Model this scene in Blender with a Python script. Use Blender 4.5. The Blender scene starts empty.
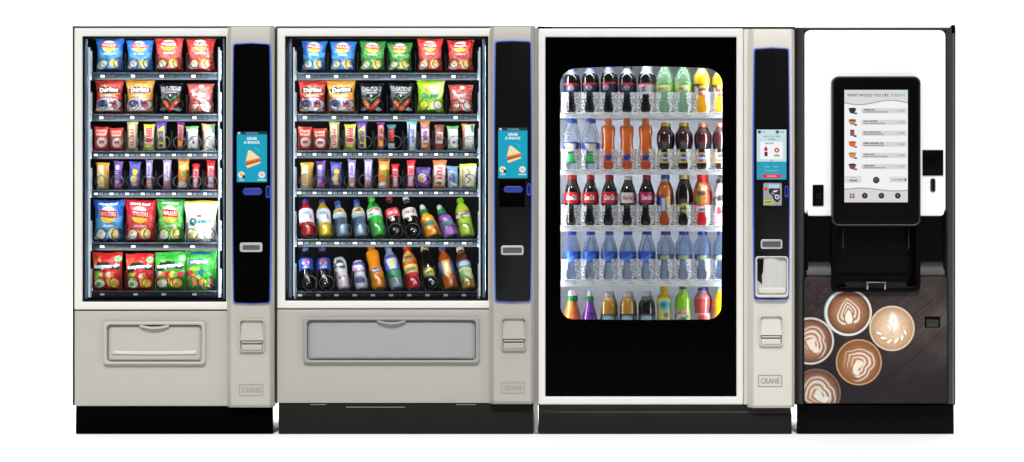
import bpy, bmesh, math, random
import numpy as np
from mathutils import Vector, noise as mnoise
from mathutils.geometry import tessellate_polygon

random.seed(7)
rng = np.random.default_rng(7)
scn = bpy.context.scene
COL = bpy.data.collections.new('scene')
scn.collection.children.link(COL)

# ------------------------------------------------------------------ measures
S = 0.0045                    # metres per photo pixel on the machines' front plane
CAMD = 10.0                   # camera distance from that plane
CZ = (434.3 - 231) * S        # camera height


def PX(px, d=0.0):
    return (px - 512) * S * (1 + d / CAMD)


def PZ(py, d=0.0):
    return CZ + (231 - py) * S * (1 + d / CAMD)


def lin(c):
    c = np.asarray(c, dtype=float) / 255.0
    return np.where(c <= 0.04045, c / 12.92, ((c + 0.055) / 1.055) ** 2.4)


K = 0.80                      # photo colour -> surface colour


def A(*c):
    return tuple(float(v) * K for v in lin(c)) + (1.0,)


# ------------------------------------------------------------------ materials
def new_mat(name):
    m = bpy.data.materials.new(name)
    m.use_nodes = True
    return m, m.node_tree.nodes, m.node_tree.links


def mat(name, col, rough=0.4, spec=0.5, metal=0.0, var=0.05, bump=0.0, bscale=400.0, coat=0.0, attr=False, vscale=9.0, bdist=0.0008):
    m, N, L = new_mat(name)
    b = N['Principled BSDF']
    b.inputs['Roughness'].default_value = rough
    b.inputs['Specular IOR Level'].default_value = spec
    b.inputs['Metallic'].default_value = metal
    b.inputs['Coat Weight'].default_value = coat
    b.inputs['Coat Roughness'].default_value = 0.08
    tc = N.new('ShaderNodeTexCoord')
    if attr:
        a = N.new('ShaderNodeAttribute')
        a.attribute_name = 'Col'
        src = a.outputs['Color']
    else:
        rgb = N.new('ShaderNodeRGB')
        rgb.outputs[0].default_value = col
        src = rgb.outputs[0]
    if var > 0:
        n = N.new('ShaderNodeTexNoise')
        n.inputs['Scale'].default_value = vscale
        n.inputs['Detail'].default_value = 5
        L.new(tc.outputs['Object'], n.inputs['Vector'])
        mr = N.new('ShaderNodeMapRange')
        mr.inputs['From Min'].default_value = 0.25
        mr.inputs['From Max'].default_value = 0.75
        mr.inputs['To Min'].default_value = 1 - var
        mr.inputs['To Max'].default_value = 1 + var
        L.new(n.outputs['Fac'], mr.inputs['Value'])
        vm = N.new('ShaderNodeVectorMath')
        vm.operation = 'SCALE'
        L.new(src, vm.inputs[0])
        L.new(mr.outputs['Result'], vm.inputs['Scale'])
        src = vm.outputs['Vector']
        mr2 = N.new('ShaderNodeMapRange')
        mr2.inputs['To Min'].default_value = max(0.02, rough - 0.06)
        mr2.inputs['To Max'].default_value = rough + 0.06
        L.new(n.outputs['Fac'], mr2.inputs['Value'])
        L.new(mr2.outputs['Result'], b.inputs['Roughness'])
    L.new(src, b.inputs['Base Color'])
    if bump > 0:
        n2 = N.new('ShaderNodeTexNoise')
        n2.inputs['Scale'].default_value = bscale
        L.new(tc.outputs['Object'], n2.inputs['Vector'])
        bp = N.new('ShaderNodeBump')
        bp.inputs['Strength'].default_value = bump
        bp.inputs['Distance'].default_value = bdist
        L.new(n2.outputs['Fac'], bp.inputs['Height'])
        L.new(bp.outputs['Normal'], b.inputs['Normal'])
    return m


def emit_mat(name, col=None, strength=1.0):
    m, N, L = new_mat(name)
    b = N['Principled BSDF']
    b.inputs['Base Color'].default_value = (0.01, 0.01, 0.01, 1)
    b.inputs['Roughness'].default_value = 0.15
    b.inputs['Specular IOR Level'].default_value = 0.25
    b.inputs['Emission Strength'].default_value = strength
    if col is None:
        a = N.new('ShaderNodeAttribute')
        a.attribute_name = 'Col'
        L.new(a.outputs['Color'], b.inputs['Emission Color'])
    else:
        b.inputs['Emission Color'].default_value = col
    return m


def clear_mat(name, tint, face_t, edge_t, body, rough=0.06, attr=False, blotch=0.0):
    """see-through plastic or glass: transparent straight on, denser towards the edges, with a gloss on top"""
    m, N, L = new_mat(name)
    N.remove(N['Principled BSDF'])
    out = N['Material Output']
    tr = N.new('ShaderNodeBsdfTransparent')
    tr.inputs['Color'].default_value = tint
    df = N.new('ShaderNodeBsdfPrincipled')
    df.inputs['Base Color'].default_value = body
    df.inputs['Roughness'].default_value = rough
    if attr:
        a = N.new('ShaderNodeAttribute')
        a.attribute_name = 'Col'
        L.new(a.outputs['Color'], df.inputs['Base Color'])
    lw = N.new('ShaderNodeLayerWeight')
    lw.inputs['Blend'].default_value = 0.35
    mr = N.new('ShaderNodeMapRange')
    mr.inputs['To Min'].default_value = face_t
    mr.inputs['To Max'].default_value = edge_t
    L.new(lw.outputs['Facing'], mr.inputs['Value'])
    fac = mr.outputs['Result']
    if blotch > 0:
        tc = N.new('ShaderNodeTexCoord')
        n = N.new('ShaderNodeTexNoise')
        n.inputs['Scale'].default_value = 130
        n.inputs['Detail'].default_value = 3
        L.new(tc.outputs['Object'], n.inputs['Vector'])
        m2 = N.new('ShaderNodeMapRange')
        m2.inputs['From Min'].default_value = 0.35
        m2.inputs['From Max'].default_value = 0.65
        m2.inputs['To Min'].default_value = -blotch
        m2.inputs['To Max'].default_value = blotch
        L.new(n.outputs['Fac'], m2.inputs['Value'])
        ad = N.new('ShaderNodeMath')
        ad.use_clamp = True
        L.new(fac, ad.inputs[0])
        L.new(m2.outputs['Result'], ad.inputs[1])
        fac = ad.outputs[0]
    mx = N.new('ShaderNodeMixShader')
    L.new(fac, mx.inputs[0])
    L.new(tr.outputs[0], mx.inputs[1])
    L.new(df.outputs[0], mx.inputs[2])
    L.new(mx.outputs[0], out.inputs['Surface'])
    return m


M = {}
M['floor'] = mat('white_floor', (0.90, 0.90, 0.90, 1), 0.7, 0.1, var=0.0)
M['backdrop'] = mat('white_backdrop', (0.90, 0.90, 0.90, 1), 0.8, 0.1, var=0.0)
M['white'] = mat('white_enamel', A(230, 228, 222), 0.42, 0.3, var=0.015, bump=0.06)
M['beige'] = mat('beige_paint', A(184, 181, 171), 0.48, 0.35, var=0.03, vscale=3.0, bump=0.12, bscale=500)
M['beige_grey'] = mat('greyer_beige_paint', A(177, 173, 165), 0.48, 0.35, var=0.03, vscale=3.0, bump=0.12, bscale=500)
M['beige_pale'] = mat('pale_beige_paint', A(213, 209, 198), 0.48, 0.35, var=0.02, bump=0.12, bscale=500)
M['flap_beige'] = mat('flap_plastic', A(186, 182, 171), 0.42, 0.5, var=0.02, bump=0.06)
M['flap_grey'] = mat('grey_flap_surround', A(154, 154, 149), 0.45, 0.35, var=0.02, bump=0.06)
M['flap_clear'] = mat('frosted_flap_window', A(160, 161, 160), 0.38, 0.4, var=0.008, vscale=2.0)
M['cabinet'] = mat('dark_cabinet_steel', A(62, 60, 58), 0.45, 0.3, var=0.08)
M['cabinet_grey'] = mat('grey_cabinet_steel', A(150, 148, 145), 0.45, 0.3, var=0.04)
M['black'] = mat('matt_black', (0.0006, 0.0006, 0.0006, 1), 0.6, 0.012, var=0.1)
M['lining'] = mat('black_lining', (0.004, 0.004, 0.005, 1), 0.6, 0.1, var=0.1)
M['gasket'] = mat('rubber_gasket', (0.004, 0.004, 0.004, 1), 0.6, 0.1, var=0.1)
M['kick'] = mat('charcoal_kick_plate', A(27, 27, 25), 0.5, 0.12, var=0.1)
M['panel_black'] = mat('black_control_panel', A(12, 12, 12), 0.25, 0.2, var=0.0)
M['panel_gloss'] = mat('black_door_glass', (0.0004, 0.0004, 0.0004, 1), 0.12, 0.02, var=0.0)
M['trim_blue'] = mat('blue_trim', A(80, 108, 214), 0.3, 0.4, var=0.0)
M['blue_dark'] = mat('blue_button', A(44, 58, 150), 0.3, 0.4, var=0.05)
M['tray_grey'] = mat('dark_grey_tray', A(40, 39, 37), 0.3, 0.4, var=0.1)
M['shoulder'] = mat('soft_black_shoulder', A(32, 32, 32), 0.45, 0.3, var=0.05)
M['guide_grey'] = mat('cup_guide_grey', A(120, 118, 115), 0.3, 0.5, var=0.05)
M['carousel'] = mat('brushed_carousel', A(200, 199, 195), 0.35, 0.5, metal=0.0, var=0.03)
M['silver'] = mat('silver_plate', A(190, 190, 190), 0.3, 0.6, metal=0.2, var=0.1, vscale=80)
M['silver_dark'] = mat('dark_silver_plate', A(98, 98, 98), 0.35, 0.5, metal=0.4, var=0.1, vscale=80)
M['steel'] = mat('shelf_steel', A(42, 53, 61), 0.4, 0.3, metal=0.2, var=0.18, vscale=25)
M['lip'] = mat('pale_rail_lip', A(84, 98, 108), 0.35, 0.4, metal=0.2, var=0.18, vscale=25)
M['steel_dark'] = mat('dark_shelf_steel', A(24, 28, 34), 0.4, 0.4, metal=0.3, var=0.25, vscale=40)
M['shelf_white'] = mat('white_shelf_end', A(176, 182, 188), 0.45, 0.4, var=0.05)
M['post_blue'] = mat('pale_blue_post', A(128, 152, 178), 0.35, 0.5, metal=0.2, var=0.12)
M['wire'] = mat('coil_wire', A(92, 94, 97), 0.35, 0.6, metal=0.5, var=0.1)
M['wire_dark'] = mat('dark_coil_wire', A(9, 9, 10), 0.5, 0.25, metal=0.0, var=0.1)
M['divider'] = mat('divider_rod', A(52, 54, 58), 0.4, 0.5, metal=0.6, var=0.1)
M['tag'] = mat('price_cell', None, 0.5, 0.3, var=0.0, attr=True)
M['foil'] = mat('printed_foil', None, 0.27, 0.5, var=0.0, attr=True, bump=0.8, bscale=55, bdist=0.004)
M['print'] = mat('printed_film', None, 0.5, 0.2, var=0.0, attr=True)
M['liquid'] = mat('filled_bottle', None, 0.14, 0.6, var=0.0, attr=True, coat=0.4)
M['label'] = mat('printed_label', None, 0.4, 0.4, var=0.0, attr=True)
M['cap'] = mat('bottle_cap', None, 0.4, 0.4, var=0.0, attr=True)
M['clear_liquid'] = clear_mat('clear_bottle', (0.93, 0.96, 0.99, 1), 0.07, 0.92, (0.6, 0.7, 0.8, 1), attr=True)
M['tinted_liquid'] = clear_mat('tinted_bottle', (0.92, 0.99, 0.93, 1), 0.24, 0.8, (0.6, 0.7, 0.8, 1), attr=True)
M['guard'] = clear_mat('clear_bottle_guide', (1, 1, 1, 1), 0.42, 0.88, (0.80, 0.80, 0.82, 1), rough=0.2, blotch=0.36)
M['screen'] = emit_mat('screen_glow', None, 0.95)
M['led'] = emit_mat('led_strip', (0.72, 0.86, 1.0, 1), 0.75)
M['screen_white'] = emit_mat('screen_white_text', (1, 1, 1, 1), 0.95)
M['screen_dark'] = emit_mat('screen_dark_text', tuple(lin((60, 60, 62))) + (1,), 0.9)
M['screen_grey'] = emit_mat('screen_grey_text', tuple(lin((110, 130, 140))) + (1,), 0.9)
M['screen_green'] = emit_mat('screen_green_text', tuple(lin((70, 190, 80))) + (1,), 0.95)
M['text_white'] = mat('white_ink', A(245, 245, 245), 0.5, 0.2, var=0.0)
M['text_black'] = mat('black_ink', A(22, 22, 26), 0.5, 0.2, var=0.0)
M['text_blue'] = mat('blue_ink', A(35, 60, 150), 0.5, 0.2, var=0.0)
M['text_red'] = mat('red_ink', A(205, 35, 40), 0.5, 0.2, var=0.0)
M['text_teal'] = mat('teal_ink', A(40, 140, 130), 0.5, 0.2, var=0.0)
M['text_silver'] = mat('silver_ink', A(190, 190, 195), 0.5, 0.2, var=0.0)
M['text_beige'] = mat('embossed_beige', A(160, 157, 148), 0.5, 0.2, var=0.0)
M['white_gloss'] = mat('white_gloss_panel', A(255, 255, 255), 0.35, 0.3, var=0.0)
M['cooler'] = mat('grey_cooler_lining', A(214, 219, 228), 0.5, 0.3, var=0.05)
M['cooler_tray'] = mat('white_cooler_tray', A(235, 236, 238), 0.45, 0.3, var=0.06, vscale=60)
M['pillar_black'] = mat('dark_metallic_post', A(64, 65, 66), 0.38, 0.4, metal=0.5, var=0.06)
M['bezel'] = mat('black_bezel', A(6, 6, 7), 0.3, 0.06, var=0.0)
M['bezel_rim'] = mat('bezel_rim', A(40, 40, 42), 0.35, 0.4, var=0.0)
M['chamber'] = mat('black_brew_chamber', A(4, 4, 4), 0.3, 0.09, var=0.0)
M['chrome'] = mat('chrome', A(190, 190, 190), 0.25, 0.5, metal=0.9, var=0.1)
M['glass'] = None


def glass_mat():
    m, N, L = new_mat('door_glass')
    N.remove(N['Principled BSDF'])
    tr = N.new('ShaderNodeBsdfTransparent')
    tr.inputs['Color'].default_value = (0.97, 0.98, 0.98, 1)
    gl = N.new('ShaderNodeBsdfGlossy')
    gl.inputs['Roughness'].default_value = 0.02
    fr = N.new('ShaderNodeFresnel')
    fr.inputs['IOR'].default_value = 1.35
    mx = N.new('ShaderNodeMixShader')
    L.new(fr.outputs[0], mx.inputs[0])
    L.new(tr.outputs[0], mx.inputs[1])
    L.new(gl.outputs[0], mx.inputs[2])
    L.new(mx.outputs[0], N['Material Output'].inputs['Surface'])
    return m


M['glass'] = glass_mat()


# ------------------------------------------------------------------ mesh builder
def poly_offset(pts, d):
    """move a closed outline inwards by d (counter-clockwise outlines)"""
    n = len(pts)
    area = sum(pts[i][0] * pts[(i + 1) % n][1] - pts[(i + 1) % n][0] * pts[i][1] for i in range(n))
    sg = 1 if area > 0 else -1
    out = []
    for i in range(n):
        p0, p1, p2 = pts[i - 1], pts[i], pts[(i + 1) % n]
        e1 = Vector((p1[0] - p0[0], p1[1] - p0[1]))
        e2 = Vector((p2[0] - p1[0], p2[1] - p1[1]))
        if e1.length < 1e-9 or e2.length < 1e-9:
            out.append(p1)
            continue
        e1.normalize()
        e2.normalize()
        n1 = Vector((-e1.y, e1.x)) * sg
        n2 = Vector((-e2.y, e2.x)) * sg
        b = n1 + n2
        k = d * 2 / max(b.length_squared, 0.4)
        out.append((p1[0] + b.x * k, p1[1] + b.y * k))
    return out


def rrect(x0, x1, z0, z1, r, seg=6):
    if x0 > x1:
        x0, x1 = x1, x0
    if z0 > z1:
        z0, z1 = z1, z0
    r = min(r, (x1 - x0) / 2 * 0.98, (z1 - z0) / 2 * 0.98)
    pts = []
    for cx, cz, a0 in ((x1 - r, z0 + r, -90), (x1 - r, z1 - r, 0), (x0 + r, z1 - r, 90), (x0 + r, z0 + r, 180)):
        for k in range(seg + 1):
            a = math.radians(a0 + 90 * k / seg)
            pts.append((cx + r * math.cos(a), cz + r * math.sin(a)))
    return pts


class MB:
    def __init__(s):
        s.v = []
        s.f = []
        s.c = []
        s.usec = False

    def add(s, vs, fs, col=None):
        o = len(s.v)
        s.v += [tuple(p) for p in vs]
        s.f += [tuple(i + o for i in f) for f in fs]
        if col is None:
            s.c += [(0.5, 0.5, 0.5, 1)] * len(vs)
        elif isinstance(col, tuple):
            s.usec = True
            s.c += [col] * len(vs)
        else:
            s.usec = True
            s.c += [tuple(x) for x in col]
        return s

    def box(s, x0, x1, y0, y1, z0, z1, bev=0.0, seg=2, col=None):
        if x0 > x1:
            x0, x1 = x1, x0
        if z0 > z1:
            z0, z1 = z1, z0
        bm = bmesh.new()
        bmesh.ops.create_cube(bm, size=1)
        for v in bm.verts:
            v.co = ((x0 + x1) / 2 + v.co.x * (x1 - x0), (y0 + y1) / 2 + v.co.y * (y1 - y0), (z0 + z1) / 2 + v.co.z * (z1 - z0))
        if bev > 0:
            bmesh.ops.bevel(bm, geom=list(bm.edges), offset=bev, segments=seg, affect='EDGES', profile=0.5)
        bm.verts.index_update()
        s.add([v.co[:] for v in bm.verts], [[v.index for v in f.verts] for f in bm.faces], col)
        bm.free()
        return s

    def slab(s, pts, y0, y1, bev=0.0, seg=3, col=None):
        """outline in x,z pushed from y0 (front) to y1 (back); the front edge is rounded"""
        rings = []
        if bev > 0:
            for k in range(seg + 1):
                a = math.pi / 2 * k / seg
                ins = bev * (1 - math.sin(a))
                yy = y0 + bev * (1 - math.cos(a))
                rings.append([(p[0], yy, p[1]) for p in poly_offset(pts, ins)])
        else:
            rings.append([(p[0], y0, p[1]) for p in pts])
        rings.append([(p[0], y1, p[1]) for p in pts])
        n = len(pts)
        vs = [p for r in rings for p in r]
        fs = [list(range(n)), list(range((len(rings) - 1) * n, len(rings) * n))[::-1]]
        for k in range(len(rings) - 1):
            for i in range(n):
                j = (i + 1) % n
                fs.append([k * n + i, (k + 1) * n + i, (k + 1) * n + j, k * n + j])
        return s.add(vs, fs, col)

    def ring(s, outer, inner, y0, y1, bev=0.0, seg=3, col=None):
        """frame between two outlines of equal point count, both front edges rounded"""
        n = len(outer)
        loops = [[(p[0], y1, p[1]) for p in outer]]
        if bev > 0:
            for k in range(seg, -1, -1):
                a = math.pi / 2 * k / seg
                yy = y0 + bev * (1 - math.cos(a))
                loops.append([(p[0], yy, p[1]) for p in poly_offset(outer, bev * (1 - math.sin(a)))])
            for k in range(seg + 1):
                a = math.pi / 2 * k / seg
                yy = y0 + bev * (1 - math.cos(a))
                loops.append([(p[0], yy, p[1]) for p in poly_offset(inner, -bev * (1 - math.sin(a)))])
        else:
            loops.append([(p[0], y0, p[1]) for p in outer])
            loops.append([(p[0], y0, p[1]) for p in inner])
        loops.append([(p[0], y1, p[1]) for p in inner])
        m = len(loops)
        vs = [p for l in loops for p in l]
        fs = []
        for k in range(m):
            k2 = (k + 1) % m
            for i in range(n):
                j = (i + 1) % n
                fs.append([k * n + i, k2 * n + i, k2 * n + j, k * n + j])
        return s.add(vs, fs, col)

    def holed(s, outer, inner, y0, y1, col=None):
        """plate with a hole, outlines of any count"""
        o = [Vector((p[0], p[1], 0)) for p in outer]
        i = [Vector((p[0], p[1], 0)) for p in inner]
        tris = tessellate_polygon([o, i])
        allp = [(p[0], p[1]) for p in outer] + [(p[0], p[1]) for p in inner]
        n = len(allp)
        vs = [(p[0], y0, p[1]) for p in allp] + [(p[0], y1, p[1]) for p in allp]
        fs = [list(t) for t in tris] + [[k + n for k in t][::-1] for t in tris]
        no = len(outer)
        for a, b in ((0, no), (no, n)):
            c = b - a
            for k in range(c):
                p, q = a + k, a + (k + 1) % c
                fs.append([p, q, q + n, p + n])
        return s.add(vs, fs, col)

    def tube(s, pts, r, n=6, closed=False, col=None):
        pts = [Vector(p) for p in pts]
        m = len(pts)
        vs, fs = [], []
        for i, p in enumerate(pts):
            if closed:
                t = pts[(i + 1) % m] - pts[i - 1]
            else:
                t = pts[min(i + 1, m - 1)] - pts[max(i - 1, 0)]
            t.normalize()
            up = Vector((0, 1, 0)) if abs(t.y) < 0.9 else Vector((1, 0, 0))
            a = t.cross(up).normalized()
            b = t.cross(a)
            for k in range(n):
                w = 2 * math.pi * k / n
                vs.append(p + a * (r * math.cos(w)) + b * (r * math.sin(w)))
        rng_ = m if closed else m - 1
        for i in range(rng_):
            j = (i + 1) % m
            for k in range(n):
                l = (k + 1) % n
                fs.append([i * n + k, i * n + l, j * n + l, j * n + k])
        if not closed:
            fs.append(list(range(n)))
            fs.append(list(range((m - 1) * n, m * n))[::-1])
        return s.add([v[:] for v in vs], fs, col)

    def lathe(s, prof, n=28, colf=None, cap=True, c=(0, 0, 0)):
        """prof: (z, r) bottom to top, turned about z; colf(z, angle) -> colour; angle 0 faces the front"""
        vs, fs, cs = [], [], []
        for z, r in prof:
            for k in range(n):
                a = 2 * math.pi * k / n
                vs.append((c[0] + r * math.sin(a), c[1] - r * math.cos(a), c[2] + z))
                if colf:
                    aa = a if a <= math.pi else a - 2 * math.pi
                    cs.append(colf(z, aa))
        m = len(prof)
        for i in range(m - 1):
            for k in range(n):
                l = (k + 1) % n
                fs.append([i * n + k, i * n + l, (i + 1) * n + l, (i + 1) * n + k])
        if cap:
            fs.append(list(range(n))[::-1])
            fs.append(list(range((m - 1) * n, m * n)))
        return s.add(vs, fs, cs if colf else None)

    def grid(s, P, C=None, flip=False):
        nv, nu = P.shape[:2]
        idx = np.arange(nv * nu).reshape(nv, nu)
        q = np.stack([idx[:-1, :-1], idx[1:, :-1], idx[1:, 1:], idx[:-1, 1:]], -1).reshape(-1, 4)
        if flip:
            q = q[:, ::-1]
        col = None if C is None else [tuple(x) for x in C.reshape(-1, 4)]
        return s.add([tuple(p) for p in P.reshape(-1, 3)], q.tolist(), col)

    def mesh(s, name, m, recalc=True, smooth=35, off=(0, 0, 0)):
        me = bpy.data.meshes.new(name)
        vs = [(p[0] - off[0], p[1] - off[1], p[2] - off[2]) for p in s.v]
        me.from_pydata(vs, [], s.f)
        if recalc:
            bm = bmesh.new()
            bm.from_mesh(me)
            bmesh.ops.recalc_face_normals(bm, faces=list(bm.faces))
            bm.to_mesh(me)
            bm.free()
        if s.usec:
            at = me.color_attributes.new('Col', 'FLOAT_COLOR', 'POINT')
            at.data.foreach_set('color', np.asarray(s.c, dtype=np.float32).ravel())
        me.materials.append(m)
        if smooth:
            me.shade_smooth()
            me.set_sharp_from_angle(angle=math.radians(smooth))
        me.update()
        return me

    def build(s, name, m, parent=None, recalc=True, smooth=35, off=None):
        if off is None:
            off = ORG.get(parent.name, (0, 0, 0)) if parent else (0, 0, 0)
        o = bpy.data.objects.new(name, s.mesh(name, m, recalc, smooth, off))
        COL.objects.link(o)
        if parent:
            o.parent = parent
            ORG[o.name] = off
        return o


ORG = {}                      # where the origin of each thing (and so of its parts) lies in the world


def thing(name, label, cat, loc, group=None):
    o = bpy.data.objects.new(name, None)
    o.empty_display_size = 0.05
    COL.objects.link(o)
    o.location = loc
    o['label'] = label
    o['category'] = cat
    if group:
        o['group'] = group
    ORG[o.name] = tuple(loc)
    return o


def link_copy(src, name, parent, loc):
    o = src.copy()
    o.name = name
    COL.objects.link(o)
    o.parent = parent
    o.location = loc
    return o


# ------------------------------------------------------------------ lettering
_T = {}


def glyphs(txt, shear=0.0, bold=0.0):
    key = (txt, shear, bold)
    if key not in _T:
        cu = bpy.data.curves.new('t', 'FONT')
        cu.body = txt
        cu.shear = shear
        cu.offset = bold
        cu.resolution_u = 3
        ob = bpy.data.objects.new('t', cu)
        scn.collection.objects.link(ob)
        bpy.context.view_layer.update()
        me = bpy.data.meshes.new_from_object(ob.evaluated_get(bpy.context.evaluated_depsgraph_get()))
        vs = np.array([v.co[:2] for v in me.vertices]) if len(me.vertices) else np.zeros((1, 2))
        fs = [list(p.vertices) for p in me.polygons]
        bpy.data.objects.remove(ob)
        bpy.data.curves.remove(cu)
        bpy.data.meshes.remove(me)
        lo, hi = vs.min(0), vs.max(0)
        vs = (vs - (lo + hi) / 2) / np.maximum(hi - lo, 1e-6)      # unit box
        _T[key] = (vs, fs)
    return _T[key]


def put_text(mb, txt, fn, cx, cz, w, h, shear=0.0, bold=0.02, rot=0.0):
    """letters in a box w x h centred on cx, cz; fn maps (x, z) to a point in space"""
    vs, fs = glyphs(txt, shear, bold)
    ca, sa = math.cos(rot), math.sin(rot)
    pts = []
    for a, b in vs:
        x, z = a * w, b * h
        pts.append(fn(cx + x * ca - z * sa, cz + x * sa + z * ca))
    mb.add(pts, fs)
    return mb


def plane_fn(y):
    return lambda x, z: (x, y, z)


# ------------------------------------------------------------------ print painter
def vnoise(nx, ny, fx, fy, oct_=3):
    out = np.zeros((ny, nx))
    amp, tot = 1.0, 0.0
    for o in range(oct_):
        gx, gy = max(2, int(fx * 2 ** o)) + 2, max(2, int(fy * 2 ** o)) + 2
        g = rng.random((gy, gx))
        x = np.linspace(0, gx - 1.001, nx)
        y = np.linspace(0, gy - 1.001, ny)
        xi, yi = x.astype(int), y.astype(int)
        xf, yf = x - xi, y - yi
        xf, yf = xf * xf * (3 - 2 * xf), (yf * yf * (3 - 2 * yf))[:, None]
        a = g[yi][:, xi] * (1 - xf) + g[yi][:, xi + 1] * xf
        b = g[yi + 1][:, xi] * (1 - xf) + g[yi + 1][:, xi + 1] * xf
        out += amp * (a * (1 - yf) + b * yf)
        tot += amp
        amp *= 0.5
    return out / tot


class Canvas:
    """colours on a grid; x to the right, y down, both in the units given"""

    def __init__(s, w, h, nx, ny, base, k=K):
        s.w, s.h, s.nx, s.ny, s.k = w, h, nx, ny, k
        s.X, s.Y = np.meshgrid(np.linspace(0, w, nx), np.linspace(0, h, ny))
        s.c = np.ones((ny, nx, 3)) * lin(base) * k
        s.aa = 0.7 * w / nx

    def mix(s, m, col):
        m = np.clip(m, 0, 1)[..., None]
        s.c = s.c * (1 - m) + lin(col) * s.k * m
        return s

    def sd(s, d):
        return np.clip(0.5 - d / (2 * s.aa), 0, 1)

    def loc(s, cx, cy, ang):
        a = math.radians(ang)
        dx, dy = s.X - cx, s.Y - cy
        return dx * math.cos(a) + dy * math.sin(a), -dx * math.sin(a) + dy * math.cos(a)

    def rect(s, x0, y0, x1, y1, col, ang=0, r=0.0, op=1.0):
        lx, ly = s.loc((x0 + x1) / 2, (y0 + y1) / 2, ang)
        qx, qy = np.abs(lx) - (x1 - x0) / 2 + r, np.abs(ly) - (y1 - y0) / 2 + r
        d = np.hypot(np.maximum(qx, 0), np.maximum(qy, 0)) + np.minimum(np.maximum(qx, qy), 0) - r
        return s.mix(s.sd(d) * op, col)

    def ell(s, cx, cy, rx, ry, col, ang=0, op=1.0):
        lx, ly = s.loc(cx, cy, ang)
        q = np.hypot(lx / rx, ly / ry)
        return s.mix(s.sd((q - 1) * min(rx, ry)) * op, col)

    def line(s, pts, wd, col, op=1.0):
        d = np.full(s.X.shape, 1e9)
        for (ax, ay), (bx, by) in zip(pts[:-1], pts[1:]):
            ux, uy = bx - ax, by - ay
            t = np.clip(((s.X - ax) * ux + (s.Y - ay) * uy) / max(ux * ux + uy * uy, 1e-12), 0, 1)
            d = np.minimum(d, np.hypot(s.X - ax - t * ux, s.Y - ay - t * uy))
        return s.mix(s.sd(d - wd / 2) * op, col)

    def poly(s, pts, col, op=1.0):
        ins = np.zeros(s.X.shape, bool)
        n = len(pts)
        for i in range(n):
            (x1, y1), (x2, y2) = pts[i], pts[(i + 1) % n]
            c = ((y1 > s.Y) != (y2 > s.Y)) & (s.X < (x2 - x1) * (s.Y - y1) / ((y2 - y1) or 1e-9) + x1)
            ins ^= c
        return s.mix(ins * op, col)

    def scribble(s, x0, y0, x1, y1, col, n=6, wd=None, vertical=False):
        """letter-like strokes too small to read"""
        L = (y1 - y0) if vertical else (x1 - x0)
        T = (x1 - x0) if vertical else (y1 - y0)
        wd = wd or L / n * 0.32
        for i in range(n):
            a = (i + 0.2) / n
            b = (i + 0.8) / n
            k = random.random()
            for (p, q) in ((0, 1), (k, k * 0.6 + 0.2)) if random.random() < 0.6 else ((0, 1), (1, 0)):
                if vertical:
                    s.line([(x0 + p * T, y0 + a * L), (x0 + q * T, y0 + b * L)], wd, col)
                    s.line([(x0, y0 + a * L), (x1, y0 + a * L)], wd * 0.8, col)
                else:
                    s.line([(x0 + a * L, y0 + p * T), (x0 + b * L, y0 + q * T)], wd, col)
                    s.line([(x0 + a * L, y0), (x0 + a * L, y1)], wd * 0.8, col)
        return s

    def rgba(s):
        return np.concatenate([np.clip(s.c, 0, 1), np.ones((s.ny, s.nx, 1))], -1)

    def at(s, u, v):
        """colour at u, v in 0..1, v down"""
        i = min(s.ny - 1, max(0, int(round(v * (s.ny - 1)))))
        j = min(s.nx - 1, max(0, int(round(u * (s.nx - 1)))))
        c = s.c[i, j]
        return (float(c[0]), float(c[1]), float(c[2]), 1.0)


def flat_print(cv, x0, x1, zt, zb, y):
    """the canvas as a flat sheet"""
    P = np.zeros((cv.ny, cv.nx, 3))
    P[..., 0] = np.linspace(x0, x1, cv.nx)[None, :]
    P[..., 1] = y
    P[..., 2] = np.linspace(zt, zb, cv.ny)[:, None]
    return MB().grid(P, cv.rgba())


# ------------------------------------------------------------------ the white studio
fl = MB().grid(np.array([[(-16, -14, 0), (16, -14, 0)], [(-16, 2.6, 0), (16, 2.6, 0)]], float)).build('floor', M['floor'], smooth=0)
fl['kind'] = 'structure'
pts = [(2.6, 0.0)]
for k in range(1, 13):
    a = math.pi / 2 * k / 12
    pts.append((2.6 + 1.2 * math.sin(a), 1.2 - 1.2 * math.cos(a)))
pts.append((3.8, 7.0))
P = np.array([[(x, y, z) for x in (-16.0, 16.0)] for y, z in pts])
bd = MB().grid(P).build('backdrop', M['backdrop'], smooth=60)
bd['kind'] = 'structure'

cam = bpy.data.cameras.new('camera')
co = bpy.data.objects.new('camera', cam)
COL.objects.link(co)
co.location = (0, -CAMD, CZ)
co.rotation_euler = (math.pi / 2, 0, 0)
cam.sensor_width = 36
cam.lens = 36 * CAMD / (1024 * S)
cam.clip_end = 200
scn.camera = co

w = bpy.data.worlds.new('World')
scn.world = w
w.use_nodes = True
w.node_tree.nodes['Background'].inputs['Color'].default_value = (0.9, 0.95, 1.0, 1)
w.node_tree.nodes['Background'].inputs['Strength'].default_value = 0.06
scn.view_settings.view_transform = 'Standard'
scn.view_settings.look = 'None'
scn.view_settings.exposure = 0.0


def sun(name, e, elev, az, ang, col=(1, 1, 1)):
    l = bpy.data.lights.new(name, 'SUN')
    l.energy = e
    l.angle = math.radians(ang)
    l.color = col
    o = bpy.data.objects.new(name, l)
    COL.objects.link(o)
    o.location = (0, -6, 6)
    o.rotation_euler = (math.radians(90 - elev), 0, math.radians(az))
    return o


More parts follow.
